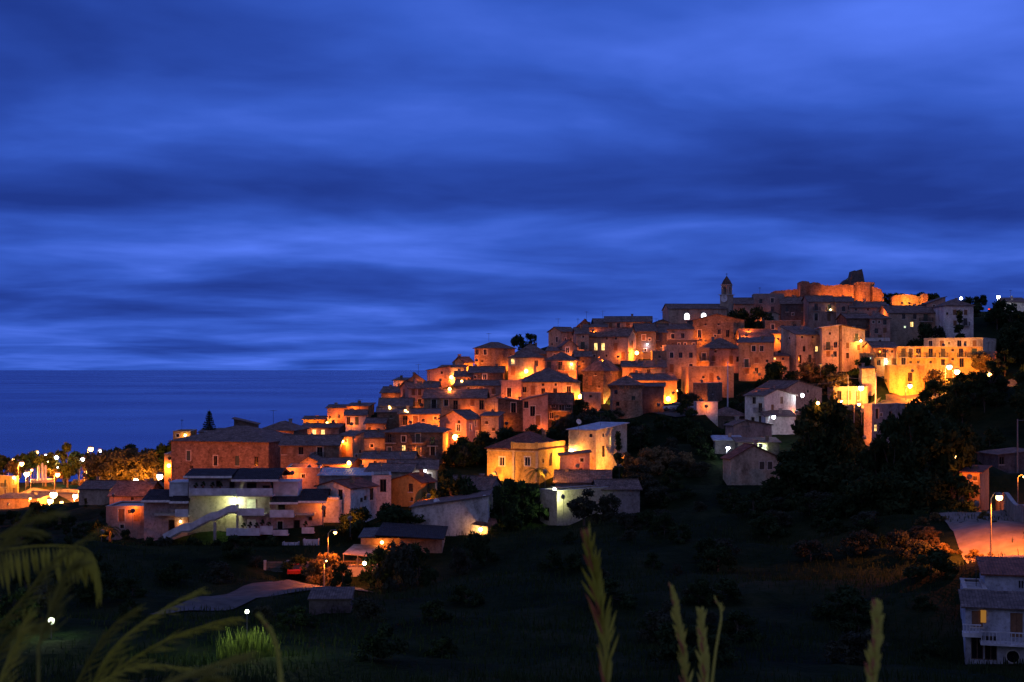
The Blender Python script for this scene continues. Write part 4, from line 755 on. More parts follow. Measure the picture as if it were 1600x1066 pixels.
def trunk_mesh(ctr, seed, r0=.03, top=.5):
    r = random.Random(seed); mb = MB(); mb.tube([(0, 0, -.08), (.01, .005, .12), (-.005, .01, .3), (.01, 0, top)], [r0*1.25, r0, r0*.8, r0*.5], 6)
    for c in ctr[::2]: z0 = r.uniform(.18, .42); mb.tube([(0, 0, z0), (c[0]*.5, c[1]*.5, (z0+c[2])/2+.03), (c[0], c[1], c[2])], [r0*.5, r0*.32, r0*.12], 4, False)
    return mb.mesh('trunk', M['bark'])
PR = {}
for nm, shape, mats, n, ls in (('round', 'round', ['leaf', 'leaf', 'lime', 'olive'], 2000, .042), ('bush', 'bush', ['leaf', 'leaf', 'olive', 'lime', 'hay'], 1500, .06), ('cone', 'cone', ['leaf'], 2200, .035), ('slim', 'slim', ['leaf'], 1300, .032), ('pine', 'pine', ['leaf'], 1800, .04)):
    for i, mt in enumerate(mats):
        me, ctr = crown_mesh('crown', 11*len(PR)+3, M[mt], shape, n, ls); PR[nm, i] = (me, trunk_mesh(ctr, i, .03 if nm != 'bush' else .02, .5 if nm != 'pine' else .7))
def tree(kind, i, p, h, label, group=None, cat='tree', name=None, wide=1.0):
    if kind == 'bush' and 'tree' in label and cat == 'tree': cat = 'tree'; name = name or 'tree'
    elif kind == 'bush' and not name: cat = 'bush'
    nm = name or {'round': 'tree', 'bush': 'bush', 'cone': 'conifer', 'slim': 'cypress', 'pine': 'pine_tree'}[kind]; me, tr = PR[kind, i]
    o = empty(nm, p, label, cat, group, rnd.uniform(0, 6.28)); o.scale = (h*wide, h*wide, h)
    link('trunk', tr, o); link('crown', me, o); return o
def TR(k, x, yb, yt, kind, i, label, group=None, Y=None, wide=1.0, name=None, cat='tree'):
    u, v = uv(k, x, yb); vt = uv(k, x, yt)[1]; Y = Y or D(v); p = at(u, v, Y); g = gz(p.x, p.y); h = (v-vt)/F*Y
    z = min(p.z, g+.0) if abs(p.z-g) < 3 else p.z
    top = p.z+h; p.z = min(p.z, g); return tree(kind, i, p, top-p.z, label, group, cat, name, wide)
TR('s', 816, 550, 518, 'pine', 0, 'lone pine with a clumpy crown against the sky on the left ridge', Y=345, wide=.85, name='pine_tree')
TR('2', 1062, 690, 432, 'slim', 0, 'slim dark cypress in front of the pale corner villa', Y=338, wide=1.3)
TR('1', 680, 640, 452, 'bush', 0, 'dark leafy bush-like tree below the church hall', Y=368, wide=1.0)
TR('1', 830, 640, 432, 'bush', 1, 'tall dense dark tree right of the leafy one below the church', Y=368, wide=.75)
TR('2', 745, 720, 545, 'bush', 0, 'round dark tree before the wide plaster house', Y=345, wide=.8)
TR('2', 890, 730, 560, 'bush', 2, 'small grey-green tree beside the pale villa steps', Y=346, wide=.6)
TR('2', 1140, 400, 330, 'bush', 1, 'rounded black tree against the sky beside the white ridge lamp', Y=400)
TR('2', 1228, 400, 325, 'round', 0, 'small skinny tree on the skyline between two white ridge lamps', Y=405)
for x, t in ((440, 303), (480, 305), (540, 302), (600, 305), (660, 312), (742, 296), (830, 305), (868, 306)): TR('2', x, 390, t, 'bush', rnd.choice([0, 1]), 'dark bush on the skyline behind the floodlit castle wall', 'bushes on the castle skyline', Y=424, wide=1.1)
TR('1', 1320, 275, 232, 'bush', 0, 'round dark shrub sitting on the castle wall top', Y=420, wide=1.2)
TR('2', 250, 930, 830, 'bush', 0, 'dark bush beside the small yellow annexe', Y=311)
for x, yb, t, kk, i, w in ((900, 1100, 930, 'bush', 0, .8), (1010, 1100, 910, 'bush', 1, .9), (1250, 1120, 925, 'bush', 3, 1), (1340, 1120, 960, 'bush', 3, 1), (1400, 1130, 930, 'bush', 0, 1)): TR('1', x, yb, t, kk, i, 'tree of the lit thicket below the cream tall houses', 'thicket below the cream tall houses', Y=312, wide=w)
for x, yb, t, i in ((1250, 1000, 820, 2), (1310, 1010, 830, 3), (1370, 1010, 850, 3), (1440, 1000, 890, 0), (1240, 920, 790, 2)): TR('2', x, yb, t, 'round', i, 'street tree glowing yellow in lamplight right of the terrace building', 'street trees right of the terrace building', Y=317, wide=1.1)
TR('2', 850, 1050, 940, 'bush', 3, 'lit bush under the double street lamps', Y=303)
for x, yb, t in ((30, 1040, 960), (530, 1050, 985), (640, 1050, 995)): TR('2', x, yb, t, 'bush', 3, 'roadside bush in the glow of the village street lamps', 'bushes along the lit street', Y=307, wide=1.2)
# right dark hillside and slope trees
def scatter(n, ur, vr, hr, kinds, label, group, cat='tree', tries=9, wide=(.8, 1.2)):
    out = 0
    for _ in range(n*tries):
        if out >= n: break
        u, v = rnd.uniform(*ur), rnd.uniform(*vr); Y = D(v)
        p = ground_at(u, v)
        if any(h_[0]-4 < 800+F*p.x/p.y < h_[1]+4 and h_[3]-14 < p.y < h_[3]+h_[5]+2 for h_ in HS): continue
        if any(abs(p.x-q[0]) < q[2] and abs(p.y-q[1]) < q[2] for q in KEEP): continue
        kd, i = rnd.choice(kinds); tree(kd, i, p, rnd.uniform(*hr), label, group, cat, None, rnd.uniform(*wide)); out += 1
KEEP = [(*px([(u, Y)])[0], w) for u, Y, w in ((1640, 135, 9), (1585, 150, 8), (1545, 168, 7), (1515, 184, 7), (1470, 192, 6), (400, 162, 7), (455, 168, 8), (490, 164, 9), (350, 155, 6), (1350, 298, 7), (1420, 300, 7), (1480, 305, 7), (1290, 296, 6), (1550, 310, 6), (385, 110, 8), (80, 110, 7))]
BU = [('bush', 0), ('bush', 1), ('bush', 2)]; RO = [('round', 0), ('round', 1), ('bush', 0)]
scatter(34, (1525, 1680), (500, 600), (4, 8), RO, 'dark tree on the unlit ridge slope at the right', 'trees on the right ridge slope')
scatter(26, (1440, 1680), (610, 740), (4, 8), RO, 'dark tree in the unlit wood at the right edge', 'trees of the unlit right-hand wood')
scatter(18, (1295, 1510), (648, 690), (1.6, 3.0), [('bush', 0), ('bush', 1), ('bush', 3)], 'bush on the bank under the lamp-lit street parapet', 'bushes under the street parapet', 'bush')
scatter(12, (1480, 1560), (590, 640), (3, 5), BU, 'dark bush below the lamp-lit street', 'bushes below the lamp-lit street')
scatter(42, (860, 1330), (650, 750), (2.5, 5), BU, 'dark bush in the gardens below the round tower', 'bushes below the round tower')
scatter(14, (1060, 1240), (620, 690), (2, 4), BU, 'dark garden bush around the white street house', 'garden bushes by the white street house')
scatter(40, (880, 1340), (740, 850), (1.5, 3.6), BU, 'dark bush on the slope under the plain cream house', 'bushes under the plain cream house', 'bush', 9, (.9, 1.5))
scatter(48, (520, 1480), (820, 1040), (1.2, 3.4), [('bush', 0), ('bush', 1), ('bush', 2), ('bush', 0)], 'low dark bush on the unlit valley slope', 'bushes on the unlit valley slope', 'bush', 9, (.9, 1.5))
scatter(24, (0, 500), (835, 1040), (1.2, 3.6), [('bush', 0), ('bush', 1), ('bush', 2)], 'low dark bush in the gardens at the lower left', 'bushes at the lower left', 'bush', 9, (.9, 1.5))
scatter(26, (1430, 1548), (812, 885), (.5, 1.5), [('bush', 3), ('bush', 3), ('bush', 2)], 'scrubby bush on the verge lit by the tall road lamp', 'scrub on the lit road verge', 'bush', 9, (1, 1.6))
scatter(18, (-10, 165), (812, 852), (1.5, 3.2), [('bush', 0), ('bush', 1), ('round', 0)], 'dark tree on the slope left of the small pink house', 'dark trees left of the pink house')
scatter(8, (690, 770), (690, 730), (2.5, 4.5), BU, 'dark bush on the bank left of the yellow villa', 'bushes left of the yellow villa')
for (x, yb, yt, w) in ((1275, 790, 632, .75), (1300, 800, 628, .6), (1255, 790, 690, .9), (1325, 800, 655, .65), (1235, 790, 700, .9)): TR('s', x, yb, yt, 'round', rnd.choice([0, 1]), 'tree of the tall black clump right of the plain cream house', 'tall black tree clump', Y=212, wide=w)
for (x, yb, yt, w) in ((1395, 800, 655, .7), (1430, 805, 632, .75), (1465, 805, 645, .7), (1495, 800, 660, .6), (1370, 800, 690, .7), (1445, 800, 690, .9), (1415, 800, 700, .9), (1350, 790, 705, .7)): TR('s', x, yb, yt, 'round', rnd.choice([0, 1]), 'big black tree hiding the road left of the glowing roadside house', 'black trees before the road', Y=194, wide=w)
for (x, yb, yt, w) in ((705, 790, 730, .7), (800, 800, 745, .6), (820, 800, 748, .6), (785, 815, 755, .5), (840, 790, 752, .6), (720, 800, 740, .5)): TR('s', x, yb, yt, 'bush', rnd.choice([0, 1]), 'dark leafy tree among the gardens in front of the yellow villa', 'garden trees before the yellow villa', wide=w+.2)
TR('s', 912, 808, 763, 'round', 3, 'spreading olive tree in front of the pale utility building', Y=201, wide=1.15, name='olive_tree')
TR('s', 952, 800, 766, 'bush', 2, 'smaller grey olive bush right of the spreading olive tree', Y=202, wide=.7, name='olive_tree')
for x, yb, yt, i in ((620, 910, 838, 2), (590, 905, 850, 0), (655, 905, 845, 0), (535, 915, 878, 1), (735, 880, 828, 0), (760, 870, 835, 0), (715, 890, 850, 2)): TR('s', x, yb, yt, 'bush', i, 'dark garden tree around the awning restaurant', 'trees around the awning restaurant', Y=D(yb)-2, wide=.7)
for x, yb, yt in ((600, 810, 785), (570, 815, 790), (625, 812, 788), (550, 822, 800), (640, 815, 795)): TR('s', x, yb, yt, 'bush', 0, 'bush on the bank below the ochre gable house', 'bushes below the ochre gable house', Y=199, wide=1.1)
TR('s', 516, 892, 862, 'bush', 3, 'rounded bush lit orange beside the near street lamp', Y=177, wide=1.0); TR('s', 497, 900, 872, 'bush', 3, 'second orange-lit bush, just left behind the parked cars', Y=176, wide=.9)
for x, yb, yt in ((300, 865, 838), (340, 868, 842), (395, 870, 838), (420, 868, 836), (255, 862, 836), (230, 860, 838), (370, 862, 840)): TR('s', x, yb, yt, 'bush', rnd.choice([0, 2]), 'hedge bush in front of the apartment house', 'hedge bushes before the apartment house', Y=194, wide=1.1)
TR('s', 200, 850, 826, 'bush', 0, 'round dark bush in front of the small pink balcony house', Y=206)
TR('b', 750, 870, 715, 'slim', 0, 'squat dark cypress before the mauve roofs of the lower town', Y=262, wide=1.5); 
TR('b', 340, 860, 740, 'bush', 0, 'dark bush beside the orange-lit roof building', Y=250); 
for x, yb, t in ((1000, 722, 692), (1018, 726, 694), (1037, 724, 690), (1052, 728, 698), (1070, 730, 700), (1010, 738, 708)): TR('s', x, yb, t, 'bush', 4, 'pale dry scrub on the slope right of the cream block house', 'dry scrub right of the cream block house', wide=1.1)
TR('c', 1268, 345, 178, 'slim', 0, 'thin dark cypress against the lit wall of the cream block house', Y=226, wide=.9)
# bank bushes by the old wall and lower town
for x, yb, t in ((860, 700, 668), (835, 690, 662), (880, 680, 650), (905, 690, 640), (935, 685, 645), (760, 700, 672), (800, 700, 665), (730, 705, 680)): TR('s', x, yb, t, 'bush', rnd.choice([0, 1, 2]), 'bush on the green bank under the old stone houses', 'bushes under the old stone houses', Y=D(yb)+2, wide=1.1)
# lower town trees in lamplight
TR('b', 590, 600, 245, 'round', 1, 'tall round-topped tree highest among the lower town lamps', Y=392, wide=.72)
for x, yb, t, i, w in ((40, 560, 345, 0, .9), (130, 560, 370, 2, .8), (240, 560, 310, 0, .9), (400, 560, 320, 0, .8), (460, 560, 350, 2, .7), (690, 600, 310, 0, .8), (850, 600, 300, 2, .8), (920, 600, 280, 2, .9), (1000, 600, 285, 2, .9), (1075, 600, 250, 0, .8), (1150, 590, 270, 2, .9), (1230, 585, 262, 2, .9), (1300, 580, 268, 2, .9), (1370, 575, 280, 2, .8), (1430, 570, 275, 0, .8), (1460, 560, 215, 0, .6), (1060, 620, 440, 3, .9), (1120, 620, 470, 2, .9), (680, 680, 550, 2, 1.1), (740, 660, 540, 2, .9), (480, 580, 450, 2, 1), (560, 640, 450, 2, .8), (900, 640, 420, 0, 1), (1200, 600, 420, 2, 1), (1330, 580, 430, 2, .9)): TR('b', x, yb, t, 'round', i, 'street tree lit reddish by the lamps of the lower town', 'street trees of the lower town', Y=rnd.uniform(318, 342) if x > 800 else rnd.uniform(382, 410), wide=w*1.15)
for x, w in ((1240, 1.3), (1270, 1.2), (1300, 1.2), (1330, 1.1)): TR('s', x, 802, 715, 'bush', 0, 'tree of the tall black clump right of the plain cream house', 'tall black tree clump', Y=208, wide=w)
for x, w in ((1350, 1.1), (1375, 1.2), (1400, 1.2), (1430, 1.2), (1460, 1.1), (1490, .9)): TR('s', x, 812, 735, 'bush', 0, 'big black tree hiding the road left of the glowing roadside house', 'black trees before the road', Y=188, wide=w)
# araucaria
p = at(327, 690, 282); h = 50/F*282; ar = empty('araucaria', p, 'tiered araucaria tree standing against the sea', 'araucaria'); mb = MB().tube([(0, 0, -2), (0, 0, h)], [.35, .05], 6); mb.build('trunk', M['bark'], ar); r = np.random.RandomState(5); V = []; Fq = []
for i in range(13):
    z = h*(.12+.86*i/13); L_ = (1-i/13.3)*h*.3+.15
    for j in range(9):
        a = j*2*math.pi/9+i*.5+r.uniform(-.2, .2); l = L_*r.uniform(.75, 1.1)
        for q in range(26):
            t = q/26; c = np.array([math.cos(a)*l*t, math.sin(a)*l*t, z-.12*l*t+.25*l*t*t]); d = r.randn(3); d /= np.linalg.norm(d); e = np.cross(d, [0, 0, 1]); e /= np.linalg.norm(e)+1e-6; s = .26
            n0 = len(V); V += [tuple(c-d*s), tuple(c+e*s*.4), tuple(c+d*s), tuple(c-e*s*.4)]; Fq.append((n0, n0+1, n0+2, n0+3))
me = bpy.data.meshes.new('crown'); me.from_pydata(V, [], Fq); me.materials.append(M['leaf']); link('crown', me, ar)
# palms
def palm(p, h, L_, label):
    o = empty('palm_tree', p, label, 'palm tree'); MB().tube([(0, 0, -1), (.05, 0, h*.5), (0, .05, h)], [.28, .2, .22], 8).build('trunk', M['bark'], o); mb = MB(); r = random.Random(h*100)
    for i in range(26):
        a = i*2.4; up = r.uniform(-.2, .95); pts = []
        for t in np.linspace(0, 1, 9): q = L_*t; pts.append(Vector((math.cos(a)*q*.95, math.sin(a)*q*.95, h+q*up-1.15*q*q/L_*(.6+.3*up))))
        for a0, a1 in zip(pts, pts[1:]):
            t = (a1-a0).normalized(); s = t.cross(Vector((0, 0, 1))).normalized(); mb.poly([a0-s*.02, a1-s*.02, a1+s*.02, a0+s*.02])
            for sg in (-1, 1):
                for f in (0, .5): c = a0.lerp(a1, f); mb.poly([c, c+t*.09, c+s*sg*.34+t*.22-Vector((0, 0, .16))])
    mb.build('crown', M['palm'], o); return o
p = P_('c', 712, 545, 222); p.z = min(p.z, gz(p.x, p.y)); palm(p, P_('c', 0, 468, 222).z-p.z, 2.4, 'palm tree backlit in front of the glowing yellow villa')
p = P_('b', 965, 1060, 203); p.z = min(p.z, gz(p.x, p.y)); palm(p, P_('b', 0, 985, 203).z-p.z, 1.7, 'small palm lit orange left of the pink balcony house')

# ------------------------------------------------------------------ grass
def blades(name, pts, hr, mat, label=None, cat=None, kind=None, wd=.035, lean=.35, seed=1):
    r = random.Random(seed); V = []; Q = []; o0 = Vector(pts[0])
    for p in pts:
        h = r.uniform(*hr); a = r.uniform(0, 6.28); d = Vector((math.cos(a), math.sin(a), 0)); s = Vector((-d.y, d.x, 0))*wd*r.uniform(.6, 1.3); l = r.uniform(.1, lean)*h; n = len(V); p = Vector(p)-o0
        for q in (p-s, p+s, p+d*l*.35+Vector((0, 0, h*.6))+s*.7, p+d*l*.35+Vector((0, 0, h*.6))-s*.7, p+d*l+Vector((0, 0, h))): V.append(tuple(q))
        Q += [(n, n+1, n+2, n+3), (n+3, n+2, n+4)]
    me = bpy.data.meshes.new(name); me.from_pydata(V, [], Q); me.materials.append(mat); return tag(link(name, me, None, o0), label, cat, None, kind)
pts = []
for _ in range(60000):
    v = rnd.uniform(800, 1085); u = rnd.uniform(-30, 1630); Y = 60+rnd.random()**1.2*140; x = (u-800)/F*Y
    if any(abs(x-q[0]) < q[2]*.75 and abs(Y-q[1]) < q[2]*.75 for q in KEEP[:9]): continue
    if any(h_[0]-2 < u < h_[1]+2 and h_[3]-1 < Y < h_[3]+h_[5]+1 for h_ in HS): continue
    if math.sin(x*.21)+math.sin(Y*.17+x*.05) < rnd.uniform(-1.8, .8): continue
    pts.append((x, Y, gz(x, Y)-.05))
blades('grass', pts, (.25, .9), M['blade'], None, None, 'stuff', .05, .5)
pts = [(lambda a, q: (at_ground(388, 104)+Vector((math.cos(a)*q*2.2, math.sin(a)*q*2.2-.5, -.1))))(rnd.uniform(0, 6.28), rnd.random()) for _ in range(900)]
blades('reed_clump', pts, (1.0, 2.6), M['reed'], 'clump of tall green reeds lit from within by a garden lamp', 'reeds', None, .035, .35)
# foreground flowering grasses close to the camera
M['straw'] = leaf_mat('straw_yellow', (.5, .46, .05), (.74, .68, .14)); M['strawr'] = leaf_mat('straw_red', (.5, .16, .07), (.65, .26, .13)); M['strawd'] = leaf_mat('straw_dim', (.28, .26, .04), (.46, .42, .09))
def crv(pts, n=40):
    P = [Vector(p) for p in pts]; P = [P[0]*2-P[1]]+P+[P[-1]*2-P[-2]]; out = []
    for i in range(1, len(P)-2):
        for t in np.linspace(0, 1, n//(len(P)-3), endpoint=False):
            a, b2, c_, d = P[i-1:i+3]; out.append(.5*((2*b2)+(c_-a)*t+(2*a-5*b2+4*c_-d)*t*t+(3*b2-a-3*c_+d)*t**3))
    return out+[P[-2]]
def stalk(pl, Y, head, label, style='spike', L_=.06, wd=.006, n=120, mat='straw', group=None, seed=0, rs=.0022):
    """flowering grass: pl = outline points in the photo from the foot up, head = fraction where the seed head starts"""
    r = random.Random(seed+17); Ys = Y if isinstance(Y, (list, tuple)) else [Y]*len(pl)
    P = [at(u, v, y) for (u, v), y in zip(pl, Ys)]; g = Vector((P[0].x+.03, P[0].y, gz(P[0].x, P[0].y)-.05)); c_ = [g]+[g.lerp(P[0], i/4) for i in range(1, 4)]+crv(P); root = empty('grass_stalk', g, label, 'grass stalk', group)
    MB().tube([p-g for p in c_], [rs*(1-.6*i/len(c_)) for i in range(len(c_))], 5).build('stem', M['straw' if mat != 'strawd' else 'strawd'], root)
    i0 = min(len(c_)-3, 4+int((head-.35)*1.3*(len(c_)-5))); hd = MB(); red = MB(); m = len(c_)
    for j in range(n):
        f = i0+(m-1-i0)*j/n; i = int(f); p = c_[i].lerp(c_[min(i+1, m-1)], f-i); t = (c_[min(i+1, m-1)]-c_[max(i-1, 0)]).normalized()
        k_ = (f-i0)/(m-i0); a = r.uniform(0, 6.28); sd = t.orthogonal().normalized(); sd = Matrix.Rotation(a, 3, t) @ sd
        if style == 'spike': d = (t+sd*r.uniform(.15, .5)).normalized(); l = L_*r.uniform(.6, 1.15)*(1-.45*k_)
        elif style == 'droop': d = (Vector((r.uniform(-.12, .12), r.uniform(-.12, .12), -1))+t*.12).normalized(); l = L_*r.uniform(.5, 1.15)*(1-.35*k_)
        else: d = (t*.9+sd*r.uniform(.1, .5)+Vector((.2, 0, -.28))).normalized(); l = L_*r.uniform(.4, 1.3)*(1-.5*k_)
        q = p-g; o1 = d.orthogonal().normalized()*wd*r.uniform(.6, 1.2); o2 = d.cross(o1).normalized()*wd*.8; tgt = red if (mat == 'straw' and style == 'spike' and r.random() < .3 and sd.x < 0) else hd
        A, B, Cc, E = q, q+d*l*.45, q+d*l*.8, q+d*l; n0 = len(tgt.v)
        tgt.v += [tuple(A)]+[tuple(B+w_) for w_ in (o1, o2, -o1, -o2)]+[tuple(Cc+w_*.55) for w_ in (o1, o2, -o1, -o2)]+[tuple(E)]
        for s in range(4): e = (s+1) % 4; tgt.f += [[n0, n0+1+s, n0+1+e], [n0+1+s, n0+5+s, n0+5+e, n0+1+e], [n0+5+s, n0+9, n0+5+e]]; tgt.uv += [None]*3
    h_ = hd.build('seed_head', M[mat], root)
    if red.v: red.build('red_spikelets', M['strawr'], h_)
    return root
stalk([(950, 1120), (945, 1000), (932, 920), (920, 848)], 2.6, .42, 'tallest upright grass plume with reddish spikelets, standing alone right of centre', n=95, L_=.08, wd=.0042, seed=1)
stalk([(1075, 1120), (1070, 1040), (1060, 975), (1052, 925)], 2.7, .45, 'slender yellow grass plume left of the twin plume at the bottom', n=150, L_=.038, wd=.0036, seed=2)
stalk([(1102, 1130), (1102, 1050), (1098, 1000), (1095, 962)], 2.6, .45, 'blunt brownish grass plume between slender plume and curved blade', n=150, L_=.042, wd=.0045, seed=3)
stalk([(1106, 1120), (1118, 1020), (1127, 960), (1118, 937)], 2.6, .85, 'thin curved green grass blade with a bent tip', n=10, L_=.02, wd=.002, seed=4, rs=.003)
stalk([(1362, 1130), (1365, 1050), (1370, 990), (1369, 950)], 2.2, .45, 'short thick blurred grass plume farthest right', n=170, L_=.036, wd=.005, seed=5)
stalk([(-120, 1100), (-100, 960), (-40, 875), (30, 856), (100, 853), (140, 862), (157, 900)], 2.4, .42, 'arched grass plume with hanging spikelets like a fringe at the left edge', 'droop', n=60, L_=.085, wd=.0045, seed=6)
stalk([(440, 1140), (437, 1040), (425, 990), (405, 962)], 1.9, .45, 'pale bent grass stalk leaning over the lit reeds', n=60, L_=.012, wd=.003, seed=7, rs=.004)
q = 0
for pl in ([(-15, 1120), (5, 1050), (25, 1005), (40, 965)], [(-20, 1000), (40, 930), (80, 880), (150, 830)], [(130, 1130), (150, 1060), (190, 1000), (260, 950), (312, 922)], [(120, 1120), (180, 1050), (260, 1000), (330, 975), (365, 965)], [(100, 1110), (140, 1030), (175, 980), (212, 950)], [(90, 1120), (150, 1070), (220, 1040), (300, 1045)], [(200, 1130), (260, 1070), (330, 1040), (390, 1020)], [(-40, 920), (0, 860), (30, 820), (85, 800)], [(60, 1010), (80, 950), (100, 900), (120, 880)], [(-30, 1060), (10, 1000), (30, 985), (70, 975)], [(230, 1130), (290, 1080), (330, 1060), (350, 1075)], [(-60, 900), (-20, 850), (20, 830), (60, 830)]):
    q += 1; stalk(pl, rnd.uniform(1.7, 2.6), .35, 'blurred feathery yellow grass plume arching at the lower left', 'feather', n=105, L_=.05, wd=.0011, mat='straw' if q in (1, 3, 4, 6) else 'strawd', group='feathery grass plumes at the lower left', seed=20+q)
# ------------------------------------------------------------------ street furniture and small things
# fountain columns on the square
fp = P_('b', 345, 585, 372); mo = empty('fountain', fp, 'three glowing white fountain columns on a round basin in the lower town', 'fountain'); f_ = 372/F/5.61
MB().lathe([(.01, 0), (95*f_, 0), (98*f_, .1), (98*f_, .7), (90*f_, .72), (88*f_, .4), (.01, .4)], 0, 2, 28).build('basin', M['conc'], mo)
for x, t in ((315, 440), (348, 418), (377, 438)):
    MB().lathe([(11*f_, .3), (10*f_, (585-t)*f_*.9), (6*f_, (585-t)*f_), (.01, (585-t)*f_+.05)], (x-345)*f_, 2, 12).build('column', M['white'], mo)
# cars
def car_mesh():
    prof = [(-2.05, .35), (-2.05, .75), (-1.95, .88), (-1.1, .95), (.95, .92), (2.0, .8), (2.1, .6), (2.1, .32)]
    body = MB().prism([(y, z) for y, z in prof], 'x', -.82, .82); cab = MB(); b0 = [(-1.75, .9), (-1.3, 1.42), (.15, 1.45), (1.0, .9)]
    n = len(cab.v); 
    for sx in (-1, 1):
        for (y, z) in b0: cab.v.append((sx*(.78 if z < 1 else .62), y, z))
    for q in ((0, 1, 2, 3), (7, 6, 5, 4), (0, 4, 5, 1), (2, 6, 7, 3)): cab.f.append(list(q)); cab.uv.append(None)
    top = MB().box(-.63, .63, -1.28, .13, 1.43, 1.475)
    wh = MB().lathe([(.01, -.1), (.31, -.1), (.31, .1), (.01, .1)], 0, 0, 16); hl = MB().box(-.16, .16, -.04, .04, -.08, .08)
    return body.mesh('body', None), cab.mesh('window', M['glass']), top.mesh('roof', None), wh.mesh('wheel', M['iron']), hl.mesh('headlight', M['glass'])
CM = car_mesh()
M['carr'] = plain('red_car_paint', (.35, .03, .02), .3, .3, .05); M['carw'] = plain('white_car_paint', (.65, .65, .68), .3, .1, .05); M['carb'] = plain('grey_car_paint', (.25, .27, .32), .3, .4, .05); M['tail'] = plain('tail_lamp', (.4, .01, .01), .3)
def car(p, rz, mat, label, group=None):
    o = empty('parked_car', p, label, 'car', group, rz)
    for me, nm in ((CM[0], 'body'), (CM[2], 'roof')):
        q = me.copy(); q.materials.clear(); q.materials.append(mat); link(nm, q, o)
    link('window', CM[1], o)
    for x in (-.78, .78):
        for y in (-1.35, 1.35): w = link('wheel', CM[3], o, (x, y, .31)); w.rotation_euler = (0, R(90), 0)
        link('headlight', CM[4], o, (x*.75, 2.09, .65)); t = link('tail_light', CM[4].copy(), o, (x*.82, -2.05, .72)); t.data.materials.clear(); t.data.materials.append(M['tail'])
def cg(k_, x, y, up=.16): p = ground_at(*uv(k_, x, y)); p.z = max(gz(p.x, p.y), gz(p.x-.7, p.y), gz(p.x+.7, p.y), gz(p.x, p.y+1.5), gz(p.x, p.y-1.5))+up; return p
car(cg('d', 303, 628), R(8), M['carr'], 'red parked car seen from behind beside the yard gate'); car(cg('d', 440, 645), R(-75), M['carb'], 'pale parked car side-on in the lamp-lit yard')
car(cg('5', 1300, 512, .2), R(70), M['carw'], 'white car parked nearest to the round tower', 'cars parked by the round tower'); car(cg('5', 1365, 520, .2), R(75), M['carb'], 'grey car parked in the middle of three by the round tower', 'cars parked by the round tower'); car(cg('5', 1432, 522, .2), R(70), M['carw'], 'white car parked farthest right of three by the round tower', 'cars parked by the round tower')
# gate and fence of the yard
gp = ground_at(*uv('d', 200, 590)); gt = empty('yard_gate', gp, 'grey metal yard gate between two white posts', 'gate'); Yg = gp.y; kk = Yg/F/3.81; hG = 66*kk
fr = MB(); w = 62*kk
for z in (.15, hG*.5, hG*.95): fr.box(-w, w, -.03, .03, z-.04, z+.04)
fr.build('gate_frame', M['metal'], gt); ba = MB()
for i in range(25): x = -w+2*w*i/24; ba.box(x-.02, x+.02, -.015, .015, .12, hG*.97)
ba.build('bars', M['metal'], gt)
for x in (-70, 66): MB().box(x*kk-.16, x*kk+.16, -.16, .16, -1, hG*1.12).build('post', M['conc'], gt)
fp = ground_at(*uv('d', 335, 600)); fe = empty('fence', Vector((fp.x, Yg, gz(fp.x, Yg))), 'pale metal fence lit orange behind the parked cars', 'fence'); fr = MB(); w = 66*kk
for z in (.2, hG*.6, hG*1.1): fr.box(-w, w, -.03, .03, z-.04, z+.04)
fr.build('rails', M['wframe'], fe); ba = MB()
for i in range(27): x = -w+2*w*i/26; ba.box(x-.02, x+.02, -.015, .015, -.5, hG*1.15)
ba.build('bars', M['wframe'], fe)
for x in (-w, -.1, w): MB().box(x-.06, x+.06, -.06, .06, -1, hG*1.2).build('post', M['wframe'], fe)
# restaurant with awning
Yr = 181; rt_ = empty('restaurant', P_('d', 690, 560, Yr), 'low restaurant with a sloping awning lit orange from beneath', 'restaurant'); ro = rt_.location
def rb(name, mat, boxes, parent=None):
    mb = MB()
    for q in boxes: bx(mb, 'd', *q)
    return mb.build(name, mat, parent or rt_, ro)
rb('wall', M['pl'], [(700, 930, 385, 640, 188, 189), (930, 1185, 388, 640, 187, 195)]); a, b2 = P_('d', 690, 372, 186), P_('d', 1200, 352, 186); 
MB().slab([(a.x, 184.5, a.z), (b2.x-9, 184.5, a.z+.1), (b2.x-9, 192, a.z+.5), (a.x, 192, a.z+.4)], .15).build('roof', M['rm'], rt_, ro); MB().slab([(b2.x-9.1, 184.5, a.z+.3), (b2.x, 184.5, a.z-.2), (b2.x, 196, a.z+.2), (b2.x-9.1, 196, a.z+.75)], .15).build('roof', M['rk'], rt_, ro)
a, b2 = P_('d', 592, 478, 181), P_('d', 770, 495, 181); zt = P_('d', 0, 430, 187).z; xt0, xt1 = P_('d', 655, 0, 187).x, P_('d', 805, 0, 187).x
MB().slab([(a.x, 181, a.z), (b2.x, 181, b2.z), (xt1, 187.8, zt), (xt0, 187.8, zt+.1)], .06).build('awning', M['cream'], rt_, ro)
for x, y in ((a.x+.1, 181.15), (b2.x-.1, 181.15), ((a.x+b2.x)/2, 181.15), (xt0+.3, 187.3), (xt1-.2, 187.3)): MB().box(x-.05, x+.05, y-.05, y+.05, a.z-4, a.z-.12).build('awning_post', M['metal'], rt_, ro)
rb('terrace_rail', M['frame'], [(600, 775, 520, 526, 181.2, 181.28)]+[(x, x+3, 526.5, 560, 181.21, 181.27) for x in range(602, 775, 9)]); rb('terrace_floor', M['conc'], [(596, 790, 560, 640, 181, 187.9)])
